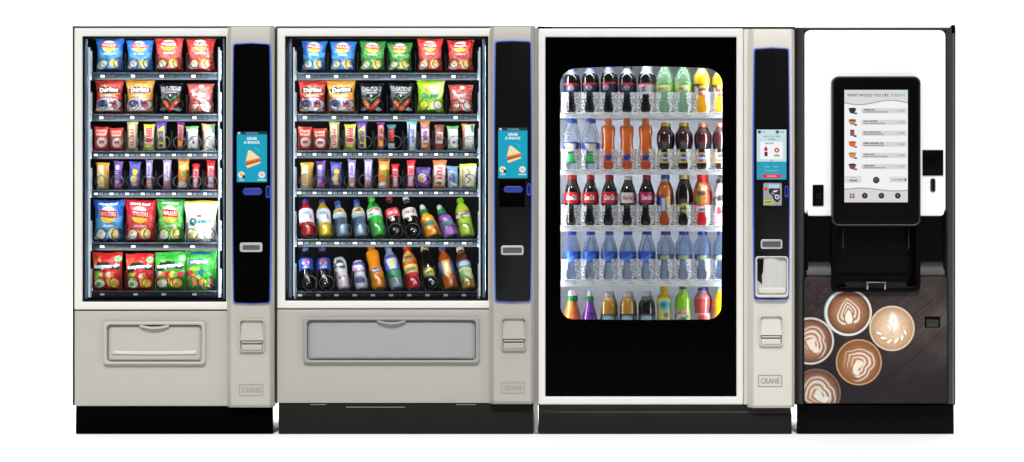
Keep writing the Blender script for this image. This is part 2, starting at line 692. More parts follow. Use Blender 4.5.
def area(name, loc, rot, sx, sy, e, col=(1, 1, 1)):
    l = bpy.data.lights.new(name, 'AREA')
    l.shape = 'RECTANGLE'
    l.size = sx
    l.size_y = sy
    l.energy = e
    l.color = col
    o = bpy.data.objects.new(name, l)
    COL.objects.link(o)
    o.location = loc
    o.rotation_euler = rot
    return o


R = math.radians
sun('key_light', 2.8, 47, 0, 6)
# added soft side lamps left and right, outside the mirror directions of the flat fronts
area('side_fill_left', (-7.5, -5.0, 2.4), (R(75), 0, R(-60)), 2.5, 4.0, 70)
area('side_fill_right', (7.5, -5.0, 2.4), (R(75), 0, R(60)), 2.5, 4.0, 70)
# added lamps that whiten the sweep and the floor
area('backdrop_fill', (0, 1.6, 2.4), (R(25), 0, 0), 6.0, 0.4, 120)
area('overhead_fill', (0, -2.4, 4.2), (0, 0, 0), 7.0, 1.4, 105)  # added above the front floor to bring it up to white
area('floor_fill', (0, 1.7, 0.45), (R(-62), 0, 0), 6.0, 0.3, 60)  # added low behind the machines to brighten the gaps between plinths


# ------------------------------------------------------------------ shared machine parts
def frame_px(x0, x1, y0, y1, r, d=0.0, seg=6):
    return rrect(PX(x0, d), PX(x1, d), PZ(y1, d), PZ(y0, d), r * S, seg)


def boxpx(mb, x0, x1, y0, y1, d0, d1, bev=0.0, col=None):
    """box whose front face, at depth d0, covers the given photo rectangle"""
    return mb.box(PX(x0, d0), PX(x1, d0), d0, d1, PZ(y1, d0), PZ(y0, d0), bev, col=col)


def shell(mb, x0, x1, y0, y1, d0, d1, t):
    """open-fronted box: five walls of thickness t (metres), the front opening measured at d0"""
    X0, X1, Z0, Z1 = PX(x0, d0), PX(x1, d0), PZ(y1, d0), PZ(y0, d0)
    mb.box(X0, X0 + t, d0, d1, Z0, Z1)
    mb.box(X1 - t, X1, d0, d1, Z0, Z1)
    mb.box(X0 + t, X1 - t, d0, d1 - t, Z0, Z0 + t)
    mb.box(X0 + t, X1 - t, d0, d1 - t, Z1 - t, Z1)
    mb.box(X0 + t, X1 - t, d1 - t, d1, Z0, Z1)
    return mb


def control_column(root, x0, x1, y0, y1, px0, px1, py0, py1, m, panel_mat, coin, badge, slot_y=None):
    """the beige pillar with bevelled sides, its black panel, coin return and badge"""
    # pillar: bevelled cross-section, leaning back a little at the top edge
    prof = [(x0, 0.05), (x0, -0.004), (x0 + 1.0, -0.010), (x0 + 4.0, -0.036), (x0 + 5.0, -0.040), (x1 - 4.4, -0.040), (x1 - 3.4, -0.037),
            (x1 - 0.8, -0.012), (x1, -0.004), (x1, 0.05)]
    rows = [(y0, 0.030, 1.0), (y0 + 0.8, 0.012, 0.6), (y0 + 5, 0.006, 0), (y0 + 14, 0.001, 0), (y0 + 24, 0, 0), (y1 - 40, 0, 0), (y1 - 3, 0.0, 0), (y1 - 1, 0.006, 0), (y1, 0.014, 0.5)]
    vs, fs = [], []
    for (py, back, ins) in rows:
        for k, (px, d) in enumerate(prof):
            dd = d if k in (0, len(prof) - 1) else min(d + back, 0.049)
            vs.append((PX(px), dd, PZ(py)))
    n = len(prof)
    for i in range(len(rows) - 1):
        for k in range(n - 1):
            fs.append([i * n + k, i * n + k + 1, (i + 1) * n + k + 1, (i + 1) * n + k])
        fs.append([i * n + n - 1, i * n, (i + 1) * n, (i + 1) * n + n - 1])
    fs.append(list(range(n)))
    fs.append(list(range((len(rows) - 1) * n, len(rows) * n))[::-1])
    col = MB().add(vs, fs).build('control_column', m, root, smooth=25)
    # black panel, barrel-sided, in its blue trim

    def barrel(grow):
        pts = []
        N_ = 18
        r = 3.0
        L0, L1, T0, T1 = px0 - grow, px1 + grow, py0 - grow, py1 + grow
        for k in range(N_ + 1):
            t = k / N_
            y = T1 - r + (T0 - T1 + 2 * r) * t
            b = 1.0 * (1 - (2 * t - 1) ** 2)
            pts.append((L1 - 1.0 + b, y))
        for k in range(1, 6):
            a = math.pi / 2 * k / 6
            pts.append((L1 - 1.0 - r + r * math.cos(a), T0 + r - r * math.sin(a)))
        pts.append(((L0 + L1) / 2, T0 - 0.8))
        for k in range(1, 6):
            a = math.pi / 2 * k / 6
            pts.append((L0 + 1.0 + r - r * math.sin(a), T0 + r - r * math.cos(a)))
        for k in range(N_ + 1):
            t = 1 - k / N_
            y = T1 - r + (T0 - T1 + 2 * r) * t
            b = 1.0 * (1 - (2 * t - 1) ** 2)
            pts.append((L0 + 1.0 - b, y))
        for k in range(1, 6):
            a = math.pi / 2 * k / 6
            pts.append((L0 + 1.0 + r - r * math.cos(a), T1 - r + r * math.sin(a)))
        pts.append(((L0 + L1) / 2, T1 + 0.5))
        for k in range(1, 6):
            a = math.pi / 2 * k / 6
            pts.append((L1 - 1.0 - r + r * math.sin(a), T1 - r + r * math.cos(a)))
        return [(PX(x, -0.045), PZ(y, -0.045)) for x, y in pts]
    panel = MB().slab(barrel(-0.4), -0.052, -0.03, 0.002).build('control_panel', panel_mat, root)
    MB().slab(barrel(0.8), -0.047, -0.02, 0.003).build('panel_trim', M['trim_blue'], panel)
    # coin return
    cx0, cx1, cy0, cy1 = coin
    cr = MB().ring(frame_px(cx0 - 0.8, cx1 + 0.8, cy0 - 0.8, cy1 + 0.8, 3.2, -0.041), frame_px(cx0 + 0.4, cx1 - 0.4, cy0 + 0.4, cy1 - 0.4, 2.6, -0.041), -0.0535, -0.035, 0.0025)
    cr = cr.build('coin_return', m, root)
    ym = cy0 + (cy1 - cy0) * 0.64
    # sloping chute face above the cup, then the cup flap
    P = []
    for t, d in ((0, -0.0405), (0.10, -0.0408), (0.3, -0.0435), (0.65, -0.0475), (1.0, -0.0515)):
        y = cy0 + 0.4 + (ym - cy0) * t
        ins = 2.2 * (1 - t) ** 2
        P.append([(PX(cx0 + 0.5 + ins + (cx1 - cx0 - 1 - 2 * ins) * u, -0.04), d - 0.0015 * math.sin(math.pi * u), PZ(y, -0.04)) for u in np.linspace(0, 1, 9)])
    MB().grid(np.array(P)).build('chute', m, cr)
    MB().box(PX(cx0 + 0.6), PX(cx1 - 0.6), -0.0405, -0.036, PZ(cy1), PZ(ym)).build('cup_recess', M['text_beige'], cr)
    fm = MB()
    for k, (a, b, d) in enumerate(((0.12, 0.28, -0.049), (0.42, 0.94, -0.0505))):
        fm.slab(frame_px(cx0 + 1.6, cx1 - 1.6, ym + (cy1 - ym) * a, ym + (cy1 - ym) * b, 1.4, -0.045), d, -0.039, 0.0025)
    fm.build('flap', m, cr)
    # badge
    bx0, bx1, by0, by1 = badge
    bp = MB().ring(frame_px(bx0, bx1, by0, by1, 1.0, -0.04), frame_px(bx0 + 1, bx1 - 1, by0 + 1, by1 - 1, 0.6, -0.04), -0.0415, -0.036, 0.0006).build('badge', M['text_beige'], root)
    t = MB()
    put_text(t, 'CRANE', plane_fn(-0.0412), PX((bx0 + bx1) / 2, -0.04), PZ((by0 + by1) / 2, -0.04), (bx1 - bx0) * 0.78 * S, (by1 - by0) * 0.46 * S, bold=0.03)
    t.build('lettering', M['text_beige'], bp, smooth=0)
    return col, panel


def sub_slab(panel, name, x0, x1, y0, y1, r, d0, d1, m, bev=0.001):
    return MB().slab(frame_px(x0, x1, y0, y1, r, d0), d0, d1, bev).build(name, m, panel)


def snack_screen(panel, x0, y0, w_, h_):
    """GRAB A SNACK screen"""
    k = 4
    cv = Canvas(w_, h_, int(w_ * k), int(h_ * k), (0, 163, 194), k=1.0)
    cv.rect(-1, -1, w_ + 1, 3.0, (22, 50, 78))
    cv.rect(1.0, 0.8, 3.6, 2.4, (225, 235, 240), r=0.4)
    cv.scribble(9, 1.0, 21, 2.2, (150, 175, 190), n=7, wd=0.3)
    s = w_ / 29.0
    # sandwich: bread, filling, bread
    q = lambda a, b: (a * s, b * s)
    cv.poly([q(8.5, 29.5), q(11, 18.0), q(13.5, 18.2), q(22.5, 25.5), q(22, 27), q(9, 31)], (250, 226, 172))
    cv.poly([q(8.3, 28.6), q(22.6, 25.2), q(22.6, 27.5), q(8.8, 31.6)], (222, 120, 40))
    cv.poly([q(8.6, 31.0), q(22.6, 27.4), q(22.7, 28.8), q(9.2, 33.0)], (150, 62, 42))
    cv.poly([q(9.0, 32.6), q(22.6, 28.6), q(22.7, 30.4), q(10.2, 35.2)], (248, 222, 160))
    cv.line([q(17, 15.5), q(20, 17), q(22, 20)], 0.35, (120, 205, 220))
    cv.ell(4.4 * s, 41.5 * s, 3.1 * s, 3.1 * s, (245, 245, 245))
    cv.ell(4.2 * s, 41.2 * s, 1.7 * s, 1.7 * s, (250, 190, 40))
    cv.ell(6.6 * s, 43.2 * s, 1.5 * s, 1.5 * s, (30, 32, 36))
    cv.ell(24.0 * s, 41.5 * s, 3.1 * s, 3.1 * s, (245, 245, 245))
    cv.ell(24.0 * s, 41.5 * s, 1.7 * s, 1.7 * s, (235, 140, 140))
    cv.ell(24.0 * s, 41.5 * s, 0.8 * s, 0.8 * s, (250, 230, 230))
    cv.scribble(2.4 * s, 45.8 * s, 7 * s, 47 * s, (215, 240, 245), n=4, wd=0.3)
    cv.scribble(20 * s, 45.8 * s, 28 * s, 47 * s, (215, 240, 245), n=7, wd=0.3)
    d = -0.0535
    sc = flat_print(cv, PX(x0, d), PX(x0 + w_, d), PZ(y0, d), PZ(y0 + h_, d), d).build('touchscreen', M['screen'], panel, recalc=False, smooth=0)
    t = MB()
    put_text(t, 'GRAB', plane_fn(d - 0.0006), PX(x0 + w_ / 2, d), PZ(y0 + 6.7 * s, d), 9.6 * s * S, 2.7 * s * S, bold=0.03)
    put_text(t, 'A SNACK', plane_fn(d - 0.0006), PX(x0 + w_ / 2, d), PZ(y0 + 10.4 * s, d), 15.5 * s * S, 2.7 * s * S, bold=0.03)
    t.build('screen_lettering', M['screen_white'], panel, smooth=0)
    return sc


def coil_mesh(r, wire, turns, pitch, m):
    pts = []
    n = 22
    for k in range(int(turns * n) + 1):
        a = 2 * math.pi * k / n - math.pi / 2
        t = k / n
        y = 0.0 if t < 1 else (t - 1) * pitch
        if t < 1:
            y = 0.004 * t
        pts.append((r * math.cos(a), y, r * math.sin(a)))
    return MB().tube(pts, wire, 5).mesh('coil', m)


COILS = {}


def coil_obj(shelf, root, px, pyc, rpx, d, dark):
    key = (round(rpx, 2), dark)
    if key not in COILS:
        COILS[key] = coil_mesh(rpx * S, 0.0019 if dark else 0.0013, 2, 0.045, M['wire_dark'] if dark else M['wire'])
    o = bpy.data.objects.new('coil', COILS[key])
    COL.objects.link(o)
    o.parent = shelf
    org = ORG[root.name]
    o.location = (PX(px, d) - org[0], d - org[1], PZ(pyc, d) - org[2])
    return o


def tag_mesh(kind, pitch):
    """price strip of one column: a light cell and two darker ones"""
    mb = MB()
    dk, g1, wt = A(18, 20, 24), A(84, 98, 110), A(206, 210, 214)
    if kind == 'wide':
        mb.box(0, 17 * S, 0.0015, 0.003, -2.1 * S, 2.1 * S, 0.0005, col=dk)
        for k, c in enumerate((wt, A(40, 48, 56), A(52, 62, 70))):
            mb.box((1.2 + 5.3 * k) * S, (5.2 + 5.3 * k) * S, 0.0, 0.0015, -1.3 * S, 1.3 * S, 0.0, col=c)
    elif kind == 'bright':
        for k, c in enumerate((wt, g1, A(64, 80, 94))):
            mb.box((0.6 + pitch / 3 * k) * S, (0.6 + pitch / 3 * k + pitch / 3 * 0.72) * S, 0, 0.003, -1.05 * S, 1.05 * S, 0, col=c)
    else:
        mb.box(0.4 * S, 4.6 * S, 0, 0.003, -1.1 * S, 1.1 * S, 0, col=A(215, 218, 222))
        for k in (1, 2):
            mb.box((0.4 + 5.0 * k) * S, (4.2 + 5.0 * k) * S, 0.001, 0.003, -1.0 * S, 1.0 * S, 0, col=A(40, 46, 54))
    return mb.mesh('price_tag', M['tag'], smooth=0)


def shelf(root, x0, x1, ty, by, m, d, tags, coils, dividers, endh=22):
    """pull-out tray: front rail, floor plate, end plates; coils, price tags and dividers are its sub-parts"""
    mb = MB()
    boxpx(mb, x0, x1, ty, by, d, d + 0.012, 0.0015)
    z = PZ(ty, d) - 0.004
    mb.box(PX(x0, d), PX(x1, d), d + 0.012, d + 0.50, z - 0.004, z)
    sh = mb.build('shelf', m, root)
    boxpx(MB(), x0, x1, ty - 0.2, ty + 0.8, d - 0.002, d + 0.006, 0.0006).build('rail_lip', M['lip'], sh)
    for a, b in ((x0 - 0.3, x0 + 2.2), (x1 - 2.2, x1 + 0.3)):
        e = MB()
        e.box(PX(a, d), PX(b, d), d - 0.002, d + 0.03, PZ(by, d), PZ(ty - 3, d), 0.001)
        xa, xb = (a, a + 2.0) if a < (x0 + x1) / 2 else (b - 2.0, b)
        e.box(PX(xa, d), PX(xb, d), d + 0.001, d + 0.03, PZ(ty - 3.02, d), PZ(ty - endh, d), 0.001)
        e.build('end_plate', M['shelf_white'], sh)
    org = ORG[root.name]
    tm, tl, ym = tags
    for px in tl:
        o = bpy.data.objects.new('price_tag', tm)
        COL.objects.link(o)
        o.parent = sh
        o.location = (PX(px, d) - org[0], d - 0.0035 - org[1], PZ(ym, d) - org[2])
    for (px, pyc, r, dark) in coils:
        coil_obj(sh, root, px, pyc, r, d + 0.018, dark)
    for px, y_ in dividers:
        key = ('div', y_)
        if key not in COILS:
            COILS[key] = MB().box(-0.0011, 0.0011, 0, 0.4, 0, y_ * S, 0).mesh('divider', M['divider'], smooth=0)
        o = bpy.data.objects.new('divider', COILS[key])
        COL.objects.link(o)
        o.parent = sh
        o.location = (PX(px, d + 0.02) - org[0], d + 0.02 - org[1], PZ(ty, d + 0.02) - org[2])
    return sh


def feet(root, xs, d0=0.12):
    for x in xs:
        for y in (d0, 0.72):
            MB().box(PX(x) - 0.02, PX(x) + 0.02, y - 0.02, y + 0.02, 0.001, PZ(408), 0.003).build('foot', M['cabinet'], root)


def snack_machine(root, g):
    """both snack machines: g holds the measures"""
    # cabinet and door
    shell(MB(), g['x0'] - 0.9, g['x1'], 26.1, g['yb'] - 0.6, 0.045, 0.85, 0.02).build('cabinet', M['cabinet'], root)
    wx0, wx1, wy0, wy1 = g['win']
    shell(MB(), wx0 - 4, wx1 + 3, wy0 - 3.5, wy1 + 3.5, 0.052, 0.80, 0.004).build('cabinet_lining', M['lining'], root)
    fx0, fx1, fy0, fy1 = g['frame']
    door = MB().ring(frame_px(fx0, fx1, fy0, fy1, 1.2), frame_px(wx0, wx1, wy0, wy1, 0.8), 0.0, 0.044, 0.005).build('door_frame', M['white'], root)
    MB().ring(frame_px(wx0 - 0.8, wx1 + 0.8, wy0 - 0.8, wy1 + 0.8, 0.8, 0.01), frame_px(wx0 + 1.6, wx1 - 1.4, wy0 + 1.6, wy1 - 1.8, 0.8, 0.01), 0.008, 0.05, 0.001).build('gasket', M['gasket'], door)
    MB().box(PX(wx0 + 0.8), PX(wx1 - 0.7), 0.018, 0.022, PZ(wy1 - 0.9), PZ(wy0 + 0.8)).build('window_pane', M['glass'], root)
    # seam then the lower panel
    hx0, hx1, hy0, hy1 = g['hatch']
    MB().ring(frame_px(*g['lower'], 1.0), frame_px(hx0 + 3, hx1 - 3, hy0 + 2.6, hy1 - 2.4, 3.4), 0.001, 0.044, 0.003).build('lower_panel', g['paint'], root)
    MB().box(PX(fx0 + 0.5), PX(fx1), 0.012, 0.044, PZ(g['lower'][2] + 1), PZ(fy1 - 1)).build('door_seam', M['cabinet'], root)
    # light posts either side of the window
    for a, b in g['posts']:
        boxpx(MB(), a, b, wy0 + 2.5, wy1 - 3.0, 0.03, 0.045, 0.002).build('side_post', M['post_blue'], root)
    for a, b in g['leds']:
        boxpx(MB(), a, b, wy0 + 11, wy1 - 4.5, 0.06, 0.07, 0.002).build('light_strip', M['led'], root)
    # kick plate
    kx0, kx1, ky0, ky1 = g['kick']
    kp = MB()
    kp.box(PX(kx0), PX(kx1), 0.008, 0.03, 0.0006, PZ(ky0), 0.002)
    kp = kp.build('kick_plate', g['kickm'], root)
    feet(root, (kx0 + 30, kx1 - 40))


def delivery_flap(root, x0, x1, y0, y1, msur, mflap, rib, hx):
    """surround ring, recessed flap with a curved top, scoop handle and rib"""
    su = MB().ring(frame_px(x0, x1, y0, y1, 4), frame_px(x0 + 4, x1 - 4, y0 + 3.4, y1 - 3.0, 3.2), -0.016, 0.010, 0.006).build('delivery_hatch', msur, root)
    # recessed flap, bowed outwards
    nu, nv = 40, 24
    P = np.zeros((nv, nu, 3))
    for j in range(nv):
        v = j / (nv - 1)
        for i in range(nu):
            u = i / (nu - 1)
            e = (1 - abs(2 * u - 1) ** 8) * (1 - abs(2 * v - 1) ** 8)
            d = -0.0006 - 0.0065 * e ** 0.5 * (0.15 + 0.85 * v)
            hu = (u - 0.5) * (x1 - x0 - 8) / hx
            scoop = max(0.0, 1 - (hu ** 2) - (v * 3.4) ** 2)
            d += 0.004 * scoop
            d = min(d, -0.0002)
            if v > 0.97 or v < 0.03 or u < 0.012 or u > 0.988:
                d = 0.006
            P[j, i] = (PX(x0 + 4.5 + (x1 - x0 - 9.0) * u), d, PZ(y0 + 4.0 + (y1 - y0 - 7.4) * v))
    fp = MB().grid(P).build('flap', mflap, su, smooth=60)
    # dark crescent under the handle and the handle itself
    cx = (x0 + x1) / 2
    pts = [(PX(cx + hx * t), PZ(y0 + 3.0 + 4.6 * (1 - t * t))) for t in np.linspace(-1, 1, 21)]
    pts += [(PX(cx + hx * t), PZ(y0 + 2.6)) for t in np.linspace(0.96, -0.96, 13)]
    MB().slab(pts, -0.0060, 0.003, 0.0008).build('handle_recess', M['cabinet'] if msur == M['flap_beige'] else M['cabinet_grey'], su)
    arc = [(PX(cx + hx * 0.86 * t), -0.010 - 0.006 * (1 - t * t), PZ(y0 + 4.0 + 2.3 * (1 - t * t))) for t in np.linspace(-1, 1, 17)]
    h = MB()
    for k in range(3):
        h.tube([(p[0], p[1], p[2] + (k - 1) * 0.0028) for p in arc], 0.0028, 8)
    h.build('handle', msur, su, recalc=True, smooth=60)
    if rib:
        r0, r1, ry0, ry1 = rib
        # wedge: a long face tilted to the light, a short return below
        rows_ = []
        for (t_, d_) in ((0, -0.0035), (0.06, -0.0042), (0.80, -0.0112), (0.90, -0.0116), (1.0, -0.0100), (1.04, -0.003)):
            rows_.append([(PX(r0 + (r1 - r0) * u), d_ if 0 < k_ < 25 else -0.003, PZ(ry0 + (ry1 - ry0) * t_ + 0.5 * math.sin(math.pi * u))) for k_, u in enumerate([0] + list(np.linspace(0.01, 0.99, 24)) + [1])])
        MB().grid(np.array(rows_)).build('rib', mflap, su, smooth=40)
    # lip shadow gap below
    return su
# ------------------------------------------------------------------ machine one: narrow snack machine
m1 = thing('snack_vending_machine', 'narrow beige snack machine with four big bags across its shelves, at the left end', 'vending machine', (PX(174), 0, 0), 'vending machines in a row')
snack_machine(m1, dict(x0=73.4, x1=274, yb=406, win=(82.3, 226.2, 36.2, 301.8), frame=(74.3, 228.6, 28, 309.6), lower=(74.6, 228.6, 311, 406), hatch=(103.5, 206, 321.5, 364.5),
                       posts=((84.2, 87.2), (223.0, 224.8)), leds=((88.2, 90.0), (218.0, 219.6)), kick=(75.4, 272.6, 405.5, 433), kickm=M['black'], paint=M['beige']))
delivery_flap(m1, 103.5, 206, 321.5, 364.5, M['flap_beige'], M['flap_beige'], (112, 197, 349.8, 354.2), 17)
c1, p1 = control_column(m1, 227.2, 274.3, 27, 407, 232.6, 270.9, 44, 303, M['beige'], M['black'], (240, 264, 320, 351), (239.2, 263.2, 384, 396))
snack_screen(p1, 236.8, 131.5, 30.2, 50.6)
pb = sub_slab(p1, 'contactless_reader', 242.6, 262.2, 188, 195.2, 3.6, -0.056, -0.05, M['blue_dark'], 0.002)
t = MB()
sub_slab(p1, 'card_slot', 265.6, 270.0, 185.6, 198, 1.5, -0.0555, -0.05, M['blue_dark'], 0.001)
sub_slab(p1, 'card_slot_mouth', 267.0, 268.8, 187.5, 196, 0.5, -0.0565, -0.05, M['panel_black'], 0.0004)
sub_slab(p1, 'coin_slot_plate', 239.8, 262.4, 242.6, 252, 2, -0.0565, -0.05, M['silver'], 0.002)
sub_slab(p1, 'coin_slot_face', 242.6, 259.8, 245.0, 250, 1, -0.0575, -0.05, M['silver_dark'], 0.001)

TW, TD = tag_mesh('wide', 0), tag_mesh('dim', 0)
TB16, TB13, TB19 = tag_mesh('bright', 15.6), tag_mesh('bright', 15.2), tag_mesh('bright', 18.4)

B1 = [  # photo boxes of the products of machine one, shelf by shelf
    [(95.5, 125, 39, 72.6), (126, 154.3, 40, 72.6), (154.5, 184.3, 37.8, 72.6), (186.3, 216, 38.6, 72.6)],
    [(94.3, 124, 80.3, 114.2), (125.2, 154.8, 80, 114.2), (159, 183.8, 83, 113.8), (187.4, 214.8, 83.4, 114.2)],
    [(94.3, 108.5, 126.8, 150.8), (109.8, 123.4, 128, 150.8), (126.5, 138.2, 121.8, 150.8), (142.6, 155, 124, 151), (155.6, 167.2, 121, 151), (176.4, 184.6, 121.8, 150.8), (185.8, 199.4, 126, 151), (202, 216, 123.8, 151)],
    [(96.4, 110.6, 162.4, 189.6), (113, 122.8, 161, 190), (128.3, 141, 161.6, 190), (145.8, 153.2, 159.8, 189.6), (162.6, 171.6, 159.8, 189.6), (177, 189.4, 158.4, 189), (191.4, 199.6, 163.8, 190.4), (206.4, 216, 160, 190)],
    [(92.8, 125.6, 199.6, 242.8), (124, 158, 199.8, 242.8), (156.6, 186.2, 199, 242.8), (183.2, 218.6, 200.6, 242.8)],
    [(92.8, 123, 252.4, 291), (126.2, 154.8, 253.4, 291), (154.4, 186, 251.8, 291), (185.2, 217.2, 249.6, 291)],
]
R1 = [(72.6, 79.8), (114.2, 121.2), (151, 159), (190, 197.6), (242.6, 250.6), (291, 297.6)]
for r, (ty, by) in enumerate(R1):
    it = B1[r]
    ym = (ty + by) / 2
    if r in (0, 1):
        tags = (TW, [b[0] + 4 for b in it], ym)
        coils = [(b[0] + (b[2 - 1] - b[0]) * f, ty - 9.6, 4.7, True) for b in it for f in (0.27, 0.77)]
        mm = M['steel']
    elif r in (2, 3):
        tags = (TB16, [93.5 + 15.6 * k for k in range(8)], ym)
        coils = [(101.2 + 15.6 * k, ty - 8.6, 6.2, False) for k in range(8)]
        mm = M['steel_dark']
    else:
        tags = (TD, [b[0] + 7 for b in it], ym)
        coils = [(b[0] + (b[1] - b[0]) * f, ty - 8.4, 5.6, True) for b in it for f in (0.24, 0.74)]
        mm = M['steel_dark']
    div = [(x, 20) for x in ((125, 156, 186.5) if r in (0, 1, 4, 5) else [93.4 + 15.6 * k for k in range(1, 8)])]
    shelf(m1, 89.5, 220.5, ty, by, mm, 0.07, tags, coils, div)

# ------------------------------------------------------------------ machine two: wide snack machine
m2 = thing('snack_vending_machine', 'wide beige snack and bottle machine with a grey-edged delivery hatch, second from the left', 'vending machine', (PX(406), 0, 0), 'vending machines in a row')
snack_machine(m2, dict(x0=276.6, x1=535, yb=403.5, win=(285.0, 488.4, 36.2, 300.8), frame=(277.2, 491.4, 28, 308.4), lower=(277.2, 491.4, 309.6, 403), hatch=(303.4, 479.6, 317, 363),
                       posts=((288.6, 291.6), (482.6, 485.4)), leds=((293.2, 294.6), (479.0, 480.4)), kick=(278.4, 533.6, 403, 433.2), kickm=M['kick'], paint=M['beige_grey']))
delivery_flap(m2, 303.4, 479.6, 317, 363, M['flap_grey'], M['flap_clear'], None, 16)
c2, p2 = control_column(m2, 489.2, 534.6, 27, 403.6, 494.4, 531.6, 41.4, 301.4, M['beige_grey'], M['panel_black'], (502, 525.6, 318, 349.6), (500.8, 525, 382, 393.4))
snack_screen(p2, 498.2, 127.6, 29.2, 50.6)
sub_slab(p2, 'reader_housing', 499, 525, 179.8, 207, 1, -0.0535, -0.05, M['black'], 0.0005)
sub_slab(p2, 'contactless_reader', 503.6, 522.8, 186.2, 192.6, 3.2, -0.056, -0.05, M['blue_dark'], 0.002)
sub_slab(p2, 'card_slot', 526.8, 531.0, 183.4, 195.6, 1.5, -0.0555, -0.05, M['blue_dark'], 0.001)
sub_slab(p2, 'card_slot_mouth', 528.2, 529.8, 185.3, 193.6, 0.5, -0.0565, -0.05, M['panel_black'], 0.0004)
sub_slab(p2, 'coin_slot_plate', 501, 523.6, 245.6, 255, 2, -0.0565, -0.05, M['silver'], 0.002)
sub_slab(p2, 'coin_slot_face', 502.8, 521.8, 247.4, 253.2, 1, -0.0575, -0.05, M['silver_dark'], 0.001)
B2 = [
    [(301, 327, 40.8, 73), (329, 356.4, 41.4, 73), (358.8, 386, 41, 73), (386.4, 412.6, 42.4, 73), (416.8, 443.4, 39, 73), (446.4, 474, 40, 73)],
    [(297.8, 326.8, 80.4, 114.2), (326.8, 356.6, 80.2, 114.2), (358.8, 384, 83.4, 113.8), (388.2, 414.4, 83, 113.8), (415.6, 445, 80, 114.2), (448.4, 473.8, 84.6, 114)],
    [(298, 312, 127, 150.8), (312.8, 326.8, 128.4, 150.8), (329, 340, 121.8, 149.8), (343.8, 356.2, 124, 150.8), (356.6, 367.4, 121, 150.8), (376.8, 385, 121.8, 150.8), (387, 396, 124.6, 150), (406.8, 417.2, 121, 150.8), (420.4, 430.8, 121, 150.8), (433.8, 444.2, 124.6, 151), (446.6, 459, 126, 150.8), (461.4, 475, 123.8, 150)],
    [(299.8, 313.8, 162.4, 189.4), (315.4, 325.8, 160.8, 189.4), (330, 342.4, 161.8, 189), (347.6, 356.4, 159.4, 189), (363.8, 372.8, 159.4, 189), (377.4, 389.8, 158.4, 189), (391.4, 399.6, 163.8, 189.6), (405.8, 415.2, 159.8, 189.4), (415.6, 430.4, 167, 189), (431.8, 446.4, 160, 189.4), (446.4, 459, 166, 189.4), (458.8, 476, 163.8, 189)],
]
R2 = [(73, 80.2), (114.2, 121.2), (150.6, 158.2), (189, 196.8), (239.2, 247), (291.6, 298.8)]
for r, (ty, by) in enumerate(R2):
    ym = (ty + by) / 2
    if r in (0, 1):
        it = B2[r]
        tags = (TW, [b[0] + 4 for b in it], ym)
        coils = [(b[0] + (b[1] - b[0]) * f, ty - 9.6, 4.7, True) for b in it for f in (0.27, 0.77)]
        div = [(x, 20) for x in (327.8, 357.6, 387.2, 415.6, 446)]
    elif r in (2, 3):
        tags = (TB13, [297 + 15.2 * k for k in range(12)], ym)
        coils = [(305 + 15.0 * k, ty - 8.6, 6.2, False) for k in range(12)]
        div = [(297.6 + 15.0 * k, 20) for k in range(1, 12)]
    else:
        tags = (TB19 if r == 4 else TD, [297.6 + 18.2 * k for k in range(10)], ym)
        coils = [(309.5 + 17.2 * k, ty - 8.6, 7.3, False) for k in range(10)]
        div = [(299.5 + 17.4 * k, 21) for k in range(1, 10)]
    shelf(m2, 294.4, 479.6, ty, by, M['steel'] if r < 2 else M['steel_dark'], 0.07, tags, coils, div, 22 if r < 4 else 28)
hl = MB()  # pale strips stand in for small highlights along the kick plate
for a, b, y in ((310, 326, 404.4), (346, 405, 407), (456, 476, 404.4)):
    hl.box(PX(a), PX(b), 0.004, 0.0085, PZ(y + 0.6), PZ(y), 0.0005)
hl.build('kick_plate_highlight', M['cabinet_grey'], m2)

# ------------------------------------------------------------------ machine three: chilled drinks
m3 = thing('drinks_vending_machine', 'white-framed chilled drinks machine with a black door and rounded window of bottles', 'vending machine', (PX(667), 0, 0), 'vending machines in a row')
shell(MB(), 537.4, 795.2, 26.6, 405, 0.045, 0.85, 0.02).build('cabinet', M['cabinet'], m3)
sl = MB()
boxpx(sl, 534.6, 538.0, 28, 433, 0.012, 0.6, 0.002)
sl.build('side_panel', M['cabinet_grey'], m3)
MB().ring(frame_px(538.2, 743.4, 28.4, 404.6, 1.5), frame_px(545.4, 736.6, 37, 396.6, 0.8), 0.0, 0.044, 0.006).build('door_frame', M['white'], m3)
boxpx(MB(), 743.6, 750.0, 29, 404.6, 0.002, 0.044, 0.004).build('door_edge', M['beige_pale'], m3)


